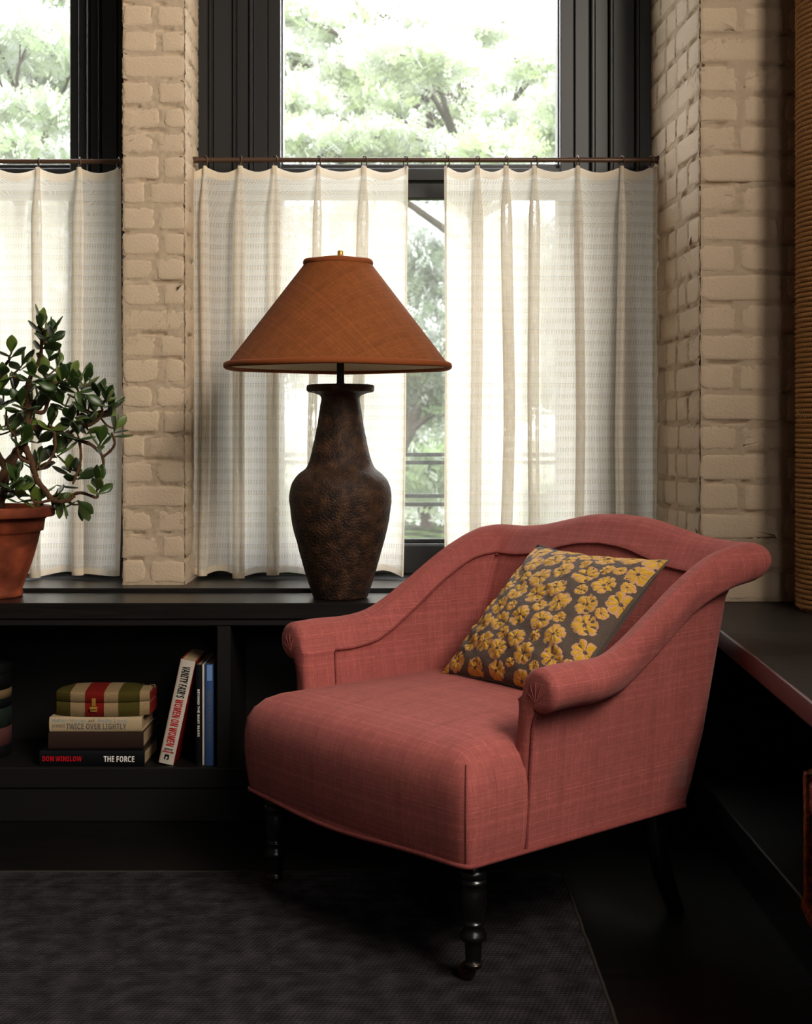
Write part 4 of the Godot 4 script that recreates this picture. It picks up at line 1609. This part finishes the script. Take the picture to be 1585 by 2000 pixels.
func shelf_things() -> void:
	var sh := 0.1352
	var flat := Basis.IDENTITY
	# --- the stack, from the bottom
	var b1 := thing("book", "black hardback with red and white lettering at the bottom of the stack", "book", Vector3(-0.776, sh, -3.305), -0.02, "")
	book(b1, 0.262, 0.038, 0.17, M.black_jacket, M.black_jacket, 0.001)
	var y := 0.0178
	lettering(b1, "DON WINSLOW", M.ink_red, 0.0125, 0.098, Vector3(-0.075, y, 0.0016), flat)
	lettering(b1, "THE FORCE", M.ink_white, 0.0140, 0.076, Vector3(0.068, y, 0.0016), flat)
	var b2 := thing("book", "thick plain dark brown cloth book in the middle of the stack", "book", Vector3(-0.769, sh + 0.0382, -3.318), 0.01)
	book(b2, 0.236, 0.043, 0.165, M.brown_cloth, M.brown_cloth, 0.003)
	var b3 := thing("book", "cream paper-jacketed book under the striped box", "book", Vector3(-0.770, sh + 0.0814, -3.318), -0.01)
	book(b3, 0.231, 0.037, 0.160, M.cream_jacket, M.cream_jacket, 0.002)
	lettering(b3, "TWICE OVER LIGHTLY", M.ink_grey, 0.0135, 0.150, Vector3(0.002, 0.0145, 0.0022), flat)
	lettering(b3, "present", M.ink_grey, 0.0090, 0.031, Vector3(-0.092, 0.0165, 0.0022), flat, false)
	lettering(b3, "and", M.ink_grey, 0.0085, 0.015, Vector3(-0.010, 0.0285, 0.0018), flat, false)
	lettering(b3, "Helen Hayes", M.ink_blue, 0.0100, 0.086, Vector3(-0.066, 0.0285, 0.0018), flat, false)
	lettering(b3, "Anita Loos", M.ink_blue, 0.0100, 0.076, Vector3(0.042, 0.0285, 0.0018), flat, false)
	# --- striped woollen box
	striped_box(Vector3(-0.757, sh + 0.1186, -3.318))
	# --- books standing on the right of the bay
	var b4 := thing("book", "thick cream book with red and black lettering leaning against the thin black book", "book", Vector3(-0.598, sh + 0.0005, -3.312))
	b4.rotation = Vector3(0, 0, 0)
	var up := Basis(Vector3(0, -1, 0), Vector3(1, 0, 0), Vector3(0, 0, 1))     # spine axis downwards, thickness to the right
	b4.basis = Basis(Vector3.BACK, -0.213) * up
	# origin of book(): middle of the spine, at its left board; raise so that it stands on its lower end
	b4.position = Vector3(-0.613, sh + 0.0082, -3.312) + Basis(Vector3.BACK, -0.213) * Vector3(0, 0.1315, 0)
	book(b4, 0.263, 0.0385, 0.19, M.red_jacket, M.white_jacket, 0.0015)
	lettering(b4, "VANITY FAIR'S", M.ink_black, 0.0195, 0.079, Vector3(-0.076, 0.0192, 0.002), flat)
	lettering(b4, "WOMEN ON WOMEN", M.ink_red, 0.0195, 0.118, Vector3(0.027, 0.0192, 0.002), flat)
	lettering(b4, "EDITED BY", M.ink_black, 0.0038, 0.021, Vector3(0.0945, 0.0192, 0.0022), Basis(Vector3(0, 1, 0), Vector3(-1, 0, 0), Vector3(0, 0, 1)))
	lettering(b4, "RADHIKA JONES", M.ink_red, 0.0042, 0.027, Vector3(0.1008, 0.0192, 0.0022), Basis(Vector3(0, 1, 0), Vector3(-1, 0, 0), Vector3(0, 0, 1)))
	var ms := mb()
	box(ms, Vector3(0.108, 0.0125, -0.001), Vector3(0.120, 0.0240, 0.0024), 0.0)
	obj("publisher_mark", ms, M.ink_black, b4)
	lettering(b4, "P", M.ink_white, 0.0065, 0.0045, Vector3(0.1168, 0.0182, 0.0026), Basis(Vector3(0, 1, 0), Vector3(-1, 0, 0), Vector3(0, 0, 1)))
	var b5 := thing("book", "thin black book with small white lettering standing upright on the shelf", "book")
	b5.basis = up
	b5.position = Vector3(-0.5205, sh + 0.125, -3.314)
	book(b5, 0.250, 0.0150, 0.19, M.black_jacket, M.black_jacket, 0.0005)
	lettering(b5, "BEYOND THE BABY BLUES", M.ink_white, 0.0052, 0.118, Vector3(-0.005, 0.0075, 0.0008), flat, true)
	var b6 := thing("book", "very thin white spined book standing between the black and the blue book", "book")
	b6.basis = up
	b6.position = Vector3(-0.5050, sh + 0.125, -3.314)
	book(b6, 0.250, 0.0068, 0.185, M.white_jacket, M.white_jacket, 0.0005)
	var b7 := thing("book", "blue book standing last in the row beside the shelf divider", "book")
	b7.basis = up
	b7.position = Vector3(-0.4972, sh + 0.126, -3.310)
	book(b7, 0.252, 0.0220, 0.19, M.blue_jacket, M.blue_jacket, 0.0008)
	lettering(b7, "BABY EVER AFTER", M.ink_grey, 0.0085, 0.125, Vector3(0.002, 0.0110, 0.001), flat, false)
	var ps := mb()
	box(ps, Vector3(-0.124, 0.006, -0.001), Vector3(-0.085, 0.019, 0.0012), 0.0)
	obj("pale_panel", ps, M.pale_blue, b7)
	# --- dark tin at the far left
	var tin := thing("canister", "dark canister with a painted landscape band at the left end of the shelf", "canister", Vector3(-1.098, sh, -3.43))
	var bands := [[0.0, 0.03, M.tin_black], [0.03, 0.075, M.tin_rose], [0.075, 0.125, M.tin_green], [0.125, 0.150, M.tin_black], [0.150, 0.172, M.tin_tan], [0.172, 0.222, M.tin_black]]
	for q in bands:
		var s := mb()
		lathe(s, [Vector2(0.0, q[0]), Vector2(0.083, q[0]), Vector2(0.083, q[1]), Vector2(0.0, q[1])], Vector3.ZERO, 40)
		obj("painted_band", s, q[2], tin)
	var ls := mb()
	lathe(ls, [Vector2(0.086, 0.214), Vector2(0.087, 0.218), Vector2(0.087, 0.238), Vector2(0.084, 0.241), Vector2(0.0, 0.243)], Vector3.ZERO, 40)
	obj("lid", ls, M.tin_black, tin)
	# --- carved chest on the right hand shelf
	var ch := thing("chest", "carved reddish brown wooden chest on the low shelf at the right edge", "chest", Vector3(0.89, 0.1432, -2.089), -0.12)
	boxed("body", Vector3(-0.225, 0.012, -0.17), Vector3(0.225, 0.175, 0.17), M.carved_wood, ch, 0.006)
	boxed("lid", Vector3(-0.23, 0.178, -0.175), Vector3(0.23, 0.245, 0.175), M.carved_wood, ch, 0.012)
	boxed("plinth", Vector3(-0.232, 0.0, -0.177), Vector3(0.232, 0.022, 0.177), M.carved_wood, ch, 0.004)
	for zz in [-0.12, 0.12]:
		boxed("strap", Vector3(-0.235, 0.03, zz - 0.012), Vector3(0.235, 0.249, zz + 0.012), M.carved_wood, ch, 0.002)

func striped_box(p: Vector3) -> void:
	var root := thing("striped_box", "small lidded wool box striped olive, oatmeal and red with a brass clasp", "box", p)
	# plan: long box whose front and back bow out gently, corners rounded
	var hw := 0.1165
	var plan := []
	var N := 48
	for k in 41:
		var t := -1.0 + k / 20.0
		plan.append(Vector2(t * hw, 0.0 - 0.022 * pow(absf(t), 2.6)))
	# stripes across the length: boundaries in x
	var marks := [[-hw, -0.078, M.olive_wool], [-0.078, -0.040, M.oat_wool], [-0.040, 0.008, M.red_wool], [0.008, 0.043, M.oat_wool], [0.043, 0.094, M.olive_wool], [0.094, hw, M.oat_wool]]
	var D := 0.135
	var front := func(x: float) -> float: return -0.024 * pow(absf(x) / hw, 2.6)
	for lid in [0, 1]:
		var y0 := 0.0 if lid == 0 else 0.0355
		var y1 := 0.035 if lid == 0 else 0.060
		var part: Node3D = null
		for mk in marks:
			var st := mb()
			var n := 8
			var a := PackedVector3Array()
			var rows := []
			for k in n + 1:
				var x := lerpf(mk[0], mk[1], float(k) / n)
				var zf: float = front.call(x)
				var zb: float = -D - front.call(x)
				var row := PackedVector3Array()
				row.append(Vector3(x, y0, zf - 0.004))
				row.append(Vector3(x, y0 + 0.002, zf))
				if lid == 0:
					row.append(Vector3(x, y1, zf))
					row.append(Vector3(x, y1, zb))
				else:
					var dome: float = 0.010 * (1.0 - pow(absf(x) / hw, 6.0))
					row.append(Vector3(x, y1 - 0.004, zf))
					for s in [[0.002, -0.001], [0.006, 0.0015], [0.02, 0.4], [0.045, 0.75], [0.068, 1.0]]:
						row.append(Vector3(x, y1 + (s[1] if s[1] < 0.1 else 0.0015 + s[1] * dome), zf - s[0]))
					for s in [[0.045, 0.75], [0.02, 0.4], [0.006, 0.0015], [0.0, -0.004]]:
						row.append(Vector3(x, y1 + (s[1] if s[1] < 0.1 else 0.0015 + s[1] * dome), zb + s[0]))
				row.append(Vector3(x, y0, zb))
				rows.append(row)
			loft(st, rows, true, mk[0] == -hw, mk[1] == hw)
			if part == null:
				part = obj("lid" if lid else "body", st, mk[2], root)
			else: obj("stripe", st, mk[2], part)
		# rounded ends wrapped in red
		for s in [-1, 1]:
			var st := mb()
			var zf: float = front.call(hw)
			box(st, Vector3(minf(hw * s, (hw + 0.004) * s), y0 + 0.002, -D + 0.03), Vector3(maxf(hw * s, (hw + 0.004) * s), y1 - 0.002, -0.030), 0.002)
			obj("end_panel", st, M.red_wool, part)
	# clasp
	var cs := mb()
	box(cs, Vector3(-0.0225, 0.028, 0.0), Vector3(-0.0125, 0.047, 0.003), 0.001)
	var clasp := obj("clasp", cs, M.brass, root, "brass clasp")
	cs = mb()
	box(cs, Vector3(-0.0265, 0.0135, -0.001), Vector3(-0.0085, 0.0265, 0.0045), 0.0025)
	tube(cs, PackedVector3Array([Vector3(-0.0265, 0.022, 0.005), Vector3(-0.0085, 0.022, 0.005)]), 0.0022, 8)
	obj("clasp_plate", cs, M.brass, clasp)

# ------------------------------------------------------------------ rope column, rug
func rope_column() -> void:
	var c := Vector3(1.050, LEDGE, -3.15)
	var R := 0.112
	var root := thing("rope_wrapped_column", "round column wound with coarse tan jute rope standing on the counter at the right", "column", c)
	var st := mb()
	lathe(st, [Vector2(0.0, 0.0), Vector2(R, 0.0), Vector2(R, 3.306), Vector2(0.0, 3.306)], Vector3.ZERO, 40)
	obj("post", st, M.carved_wood, root)
	var pts := PackedVector3Array()
	var turns := 278
	var per := 40
	var pitch := 0.0118
	for i in turns * per + 1:
		var a := TAU * i / per
		pts.append(Vector3(cos(a) * (R + 0.0045), 0.007 + pitch * i / per, sin(a) * (R + 0.0045)))
	st = mb()
	tube(st, pts, 0.0062, 8, true, 38.0)
	obj("rope", st, M.rope, root, "tan jute rope winding")
	# loose fibres
	var r := RandomNumberGenerator.new()
	r.seed = 8
	st = mb()
	for i in 520:
		var a := r.randf_range(PI * 0.35, PI * 1.2)
		var y := r.randf_range(0.01, 2.0)
		var o := Vector3(cos(a), 0, sin(a)) * (R + 0.010) + Vector3(0, y, 0)
		var t := Vector3(-sin(a), 0, cos(a))
		var d1 := Vector3(cos(a), 0, sin(a)) * r.randf_range(0.002, 0.008) + t * r.randf_range(-0.02, 0.02) + Vector3(0, r.randf_range(-0.012, 0.012), 0)
		tube(st, PackedVector3Array([o, o + d1 * 0.6, o + d1 + Vector3(0, r.randf_range(-0.004, 0.004), 0)]), [0.0004, 0.0003, 0.0002], 3, false)
	obj("loose_fibres", st, M.rope_fibre, root, "", "stuff")

func rug() -> void:
	var root := thing("rug", "charcoal flat-woven wool rug under the front of the armchair", "rug", Vector3(-0.8, 0, -1.8))
	var o := Vector3(0.8, 0, 1.8)
	boxed("weave", Vector3(-1.95, 0.0, -2.90) + o, Vector3(0.342, 0.006, -0.55) + o, M.rug_wool, root, 0.003)
	var st := mb()
	var r := RandomNumberGenerator.new()
	r.seed = 2
	var pts := PackedVector3Array()
	for k in 60: pts.append(Vector3(0.343 + r.randf_range(-0.0015, 0.0015), 0.0045, lerpf(-2.90, -0.55, k / 59.0)) + o)
	tube(st, pts, 0.0044, 6)
	obj("bound_edge", st, M.rug_edge, root)
	st = mb()
	pts = PackedVector3Array()
	for k in 40: pts.append(Vector3(lerpf(-1.95, 0.342, k / 39.0), 0.0045, -2.901 + r.randf_range(-0.001, 0.001)) + o)
	tube(st, pts, 0.0044, 6)
	obj("bound_edge", st, M.rug_edge, root)

# ------------------------------------------------------------------ outdoors
var sprig: ArrayMesh

func make_sprig() -> void:
	var st := mb()
	st.set_smooth_group(0xFFFFFFFF)
	for k in 9:
		var s := -1.0 if k % 2 else 1.0
		var y := 0.02 * (k / 2)
		var b := Vector3(0, y, 0)
		var d := Vector3(s * 0.035, 0.014, 0.006 * s)
		if k == 8: d = Vector3(0, 0.04, 0)
		var w := Vector3(-d.y, d.x, 0).normalized() * 0.009
		quad(st, b, b + d * 0.5 + w, b + d, b + d * 0.5 - w + Vector3(0, 0, 0.004))
	st.generate_normals()
	st.index()
	sprig = st.commit()

func tree(called: String, label: String, base: Vector3, lean_to: Vector3, trunk_r: float, pads: Array, fol: Material, per_pad: int, seed_: int, scale_ := 1.0) -> void:
	var r := RandomNumberGenerator.new()
	r.seed = seed_
	var root := thing(called, label, "tree", base)
	var st := mb()
	var top := lean_to - base
	var trunk := smooth_path([Vector3.ZERO, top * 0.3 + Vector3(r.randf_range(-0.15, 0.15), 0, 0), top * 0.65 + Vector3(r.randf_range(-0.2, 0.2), 0, 0), top], 6)
	var rad := []
	for i in trunk.size(): rad.append(lerpf(trunk_r, trunk_r * 0.45, float(i) / (trunk.size() - 1)))
	tube(st, trunk, rad, 10)
	obj("trunk", st, M.bark, root)
	var xf := []
	for p in pads:
		var c: Vector3 = p[0] - base
		var sz: Vector3 = p[1]
		# a bough from the trunk to the pad
		var from := trunk[clampi(int(trunk.size() * r.randf_range(0.45, 0.95)), 0, trunk.size() - 1)]
		for q in trunk:
			if absf(q.y - (c.y - 0.6)) < absf(from.y - (c.y - 0.6)): from = q
		var bs := mb()
		var mid := from.lerp(c, 0.55) + Vector3(r.randf_range(-0.1, 0.1), 0.12, r.randf_range(-0.1, 0.1))
		var path := smooth_path([from, mid, c], 5)
		var rr := []
		for i in path.size(): rr.append(lerpf(trunk_r * 0.32, trunk_r * 0.08, float(i) / (path.size() - 1)))
		tube(bs, path, rr, 6)
		for q in 5:
			var e := c + Vector3(r.randf_range(-1, 1) * sz.x, r.randf_range(-0.6, 0.6) * sz.y, r.randf_range(-1, 1) * sz.z) * 0.8
			tube(bs, smooth_path([path[6], path[8].lerp(e, 0.5) + Vector3(0, 0.05, 0), e], 3), trunk_r * 0.06, 4)
		obj("bough", bs, M.bark, root)
		for q in per_pad:
			var d := Vector3(r.randfn(), r.randfn(), r.randfn()) * 0.5
			if d.length() > 1.25: d = d.normalized() * r.randf()
			var pos := c + d * sz
			var b := Basis.from_euler(Vector3(r.randf_range(-0.9, 0.9), r.randf() * TAU, r.randf_range(-1.6, 1.6)))
			xf.append(Transform3D(b.scaled(Vector3.ONE * r.randf_range(0.9, 1.7) * scale_), pos))
	var mm := MultiMesh.new()
	mm.transform_format = MultiMesh.TRANSFORM_3D
	mm.mesh = sprig
	mm.instance_count = xf.size()
	for i in xf.size(): mm.set_instance_transform(i, xf[i])
	var mi := MultiMeshInstance3D.new()
	mi.multimesh = mm
	mi.material_override = fol
	mi.name = "foliage"
	root.add_child(mi, true)
	mi.set_meta("kind", "stuff")

func outdoors() -> void:
	make_sprig()
	var r := RandomNumberGenerator.new()
	r.seed = 17
	var gy := -0.75
	var lawn := boxed("lawn", Vector3(-30, gy - 0.3, -45), Vector3(30, gy, -4.4), M.lawn, self, 0.0)
	tag(lawn, "green lawn beyond the windows", "lawn", "", "structure")
	# two rails outside the lower sash
	var rl := thing("garden_railing", "dark metal railing with paired bars outside the window", "railing", Vector3(0.0, gy, -4.5))
	for yy in [888, 903.5, 968.5, 985]:
		var p := at(800, yy, 4.5)
		boxed("bar", Vector3(-2.6, p.y - gy - 0.0065, -0.008), Vector3(1.6, p.y - gy + 0.0065, 0.008), M.iron, rl, 0.001)
	for xx in [-2.6, -1.2, 0.55, 1.6]:
		boxed("post", Vector3(xx, 0.0, -0.015), Vector3(xx + 0.03, EYE - gy - 0.02, 0.015), M.iron, rl)
	# the pale tree filling the middle window
	var pads := []
	for q in [[575, 30], [640, 70], [700, 40], [590, 130], [680, 150], [770, 110], [620, 210], [720, 220], [800, 190], [860, 130], [900, 230], [970, 170], [1000, 240], [1050, 210], [1070, 140], [940, 70], [580, 280], [670, 290], [760, 285], [850, 290], [950, 300], [1040, 295], [560, 200], [820, 60], [1100, 270], [500, 120], [480, 240], [1150, 200], [540, -60], [660, -40], [1200, 300]]:
		pads.append([at(q[0] + r.randf_range(-12, 12), q[1] + r.randf_range(-8, 8), r.randf_range(11.0, 14.0)), Vector3(0.40, 0.17, 0.5)])
	tree("honey_locust", "pale green feathery tree seen through the top of the middle window", Vector3(0.9, gy, -13.0), at(900, 120, 13.0), 0.13, pads, M.foliage_pale, 460, 101)
	# branching tree in the left window
	pads = []
	for q in [[-60, 40], [10, 30], [70, 60], [120, 40], [-30, 120], [40, 150], [100, 150], [140, 110], [0, 220], [60, 240], [120, 230], [20, 290], [95, 300], [-70, 260], [160, 200], [-110, 150], [0, -20], [60, -30], [110, -10], [150, 20], [30, 90], [80, 110], [-30, 60]]:
		pads.append([at(q[0] + r.randf_range(-8, 8), q[1], r.randf_range(9.0, 11.0)), Vector3(0.26, 0.12, 0.4)])
	tree("young_tree", "slender forked tree with pale leaves outside the left window", Vector3(-2.85, gy, -10.0), at(75, 60, 10.0), 0.06, pads, M.foliage_mid, 260, 102, 0.8)
	# darker, lower trees behind
	pads = []
	for q in [[770, 430], [850, 420], [810, 500], [870, 540], [760, 560], [830, 600], [880, 650], [790, 660], [850, 730], [900, 760], [780, 760], [700, 480], [640, 560], [560, 500], [940, 520], [1000, 600], [1080, 520], [1150, 620], [600, 660], [500, 640], [700, 700], [980, 740], [1100, 730], [420, 560]]:
		pads.append([at(q[0] + r.randf_range(-10, 10), q[1], r.randf_range(16.0, 19.0)), Vector3(0.85, 0.55, 0.6)])
	tree("garden_tree", "darker green leaning tree seen between the two curtains", Vector3(-0.5, gy, -17.0), at(885, 560, 17.0), 0.16, pads, M.foliage_deep, 900, 103, 1.6)
	pads = []
	for q in [[-60, 420], [40, 460], [150, 430], [230, 500], [90, 560], [-40, 620], [180, 640], [60, 700], [300, 600], [-120, 520]]:
		pads.append([at(q[0], q[1], r.randf_range(16.0, 19.0)), Vector3(1.0, 0.6, 0.6)])
	tree("garden_tree", "darker green tree low behind the left window curtain", Vector3(-4.6, gy, -17.5), at(80, 480, 17.5), 0.16, pads, M.foliage_deep, 520, 104, 1.6)
	# a belt of tall shrubs closing the garden
	for b in 5:
		pads = []
		var bx := -12.0 + b * 6.2
		for q in 16: pads.append([Vector3(bx + r.randf_range(-1.6, 1.6), gy + r.randf_range(0.5, 4.6), -24.0 + r.randf_range(-1.0, 1.0)), Vector3(1.05, 0.8, 0.7)])
		tree("tall_shrub", ["broad dim shrub behind the left window curtain, far left of the garden", "broad shrub behind the leaf crown of the jade plant, deep in the garden", "broad shrub far behind the lamp at the end of the lawn", "broad shrub far behind the gap between the middle curtains", "broad shrub far behind the right hand curtain, deep in the garden"][b], Vector3(bx, gy, -24.0), Vector3(bx, gy + 3.4, -24.0), 0.12, pads, M.foliage_mid, 300, 120 + b, 2.6)
	# stucco house far behind on the left
	var hs := thing("house", "pinkish stucco house far behind the trees on the left", "house", Vector3(-8.2, gy, -26.0))
	boxed("wall", Vector3(-4.0, 0, -3), Vector3(2.3, 6.6, 0), M.pink_stucco, hs, 0.0)
	boxed("cornice", Vector3(-4.15, 6.6, -3.15), Vector3(2.45, 6.9, 0.15), M.pink_stucco, hs, 0.02)
	for xx in [-3.2, -1.4, 0.5]:
		for yy in [1.2, 3.9]:
			var wn := boxed("window", Vector3(xx, yy, -0.02), Vector3(xx + 0.95, yy + 1.6, 0.05), M.pink_stucco, hs, 0.01)
			boxed("pane", Vector3(xx + 0.08, yy + 0.08, 0.04), Vector3(xx + 0.87, yy + 1.52, 0.06), M.facade_pane, wn, 0.0)

# ------------------------------------------------------------------ scene
func _ready() -> void:
	rng.seed = 1
	# camera: level, lens shifted so that verticals stay upright
	var cam := Camera3D.new()
	cam.name = "camera"
	add_child(cam)
	cam.position = Vector3(0, EYE, 0)
	var at_ := CameraAttributesPhysical.new()
	at_.frustum_focal_length = 47.0
	at_.frustum_focus_distance = 2.9
	at_.frustum_near = 0.05
	at_.frustum_far = 200.0
	at_.exposure_aperture = 8.0
	cam.attributes = at_
	cam.projection = Camera3D.PROJECTION_FRUSTUM
	cam.near = 0.05
	cam.far = 200.0
	cam.size = 0.05 * 2000.0 / FPX
	cam.frustum_offset = Vector2(0.05 * (792.5 - 790.0) / FPX, -0.05 * (1000.0 - 845.0) / FPX)
	cam.current = true
	# sky: bright even overcast
	var env := Environment.new()
	env.background_mode = Environment.BG_SKY
	var sky := Sky.new()
	var sm := ProceduralSkyMaterial.new()
	sm.sky_top_color = Color(0.97, 0.985, 1.0)
	sm.sky_horizon_color = Color(1.0, 0.985, 0.955)
	sm.ground_bottom_color = Color(0.50, 0.52, 0.44)
	sm.ground_horizon_color = Color(0.62, 0.64, 0.56)
	sm.sun_angle_max = 1.0
	sky.sky_material = sm
	env.sky = sky
	env.background_energy_multiplier = 7.4
	env.tonemap_mode = Environment.TONE_MAPPER_LINEAR
	env.tonemap_exposure = 1.35
	env.sdfgi_enabled = true
	env.ssao_enabled = true
	env.ssil_enabled = true
	var we := WorldEnvironment.new()
	we.name = "world_environment"
	we.environment = env
	add_child(we)

	# unseen area light in the side opening, placed to light chair and brick
	var side_light := AreaLight3D.new()
	side_light.name = "unseen_side_light"
	add_child(side_light)
	side_light.position = Vector3(1.585, (SIDE_Y0 + SIDE_Y1) * 0.5, (SIDE_Z0 + SIDE_Z1) * 0.5)
	side_light.rotation.y = PI * 0.5
	side_light.area_size = Vector2(SIDE_Z1 - SIDE_Z0 - 0.1, SIDE_Y1 - SIDE_Y0 - 0.1)
	side_light.area_normalize_energy = false
	side_light.light_energy = 5.8
	side_light.light_color = Color(1.0, 0.945, 0.875)
	side_light.area_range = 14.0
	side_light.area_attenuation = 2.0
	side_light.shadow_enabled = true

	# second unseen area light behind the viewer, placed to light surfaces facing the camera
	var back := AreaLight3D.new()
	back.name = "unseen_rear_light"
	add_child(back)
	back.position = Vector3((REAR_X0 + REAR_X1) * 0.5, (REAR_Y0 + REAR_Y1) * 0.5, 2.19)
	back.area_size = Vector2(REAR_X1 - REAR_X0 - 0.1, REAR_Y1 - REAR_Y0 - 0.1)
	back.area_normalize_energy = false
	back.light_energy = 0.7
	back.light_color = Color(1.0, 0.945, 0.875)
	back.area_range = 14.0
	back.area_attenuation = 2.0
	back.shadow_enabled = true

	materials()
	mat("shade_trim", Color(0.52, 0.275, 0.14), 0.85, 0.25)
	shell()
	brick_walls()
	window("window_1", "tall black framed sash window in the middle behind the lamp", -0.589, 0.7034, -0.3602, 0.451)
	window("window_2", "tall black framed sash window at the left behind the jade plant", -1.95, -0.80, -1.72, (138.0 - 790.0) * 3.87 / FPX)
	joinery()
	armchair()
	rug()
	# rods and curtains
	var k := ZC / FPX
	var ry := EYE + (845.0 - 312.5) * k
	rod("dark bronze curtain rod across the middle window", (374.0 - 790.0) * k, (1282.0 - 790.0) * k, ry, true, true)
	rod("dark bronze curtain rod across the left window", -1.90, (240.0 - 790.0) * k, ry - 0.004, false, false)
	var X := func(a: Array) -> Array:
		var out := []
		for p in a: out.append((p - 790.0) * k)
		return out
	curtain("cafe_curtain", "sheer cream cafe curtain behind the lamp on the middle window", (374.0 - 790) * k, (797.0 - 790) * k, X.call([401, 470, 537, 622, 711, 792]), ry, 3, false, true, 0.0, -0.016)
	curtain("cafe_curtain", "sheer cream cafe curtain behind the armchair back on the middle window", (867.0 - 790) * k, (1282.0 - 790) * k, X.call([873, 932, 988, 1043, 1128, 1214, 1271]), ry, 8, true, false, 0.003, -0.004)
	curtain("cafe_curtain", "sheer cream cafe curtain behind the jade plant on the left window", -1.60, (236.0 - 790) * k, X.call([-300, -180, -90, -8, 75, 156, 232]), ry - 0.004, 5, false, true, 0.0, 0.0)
	lamp()
	cushion()
	jade()
	shelf_things()
	rope_column()
	outdoors()
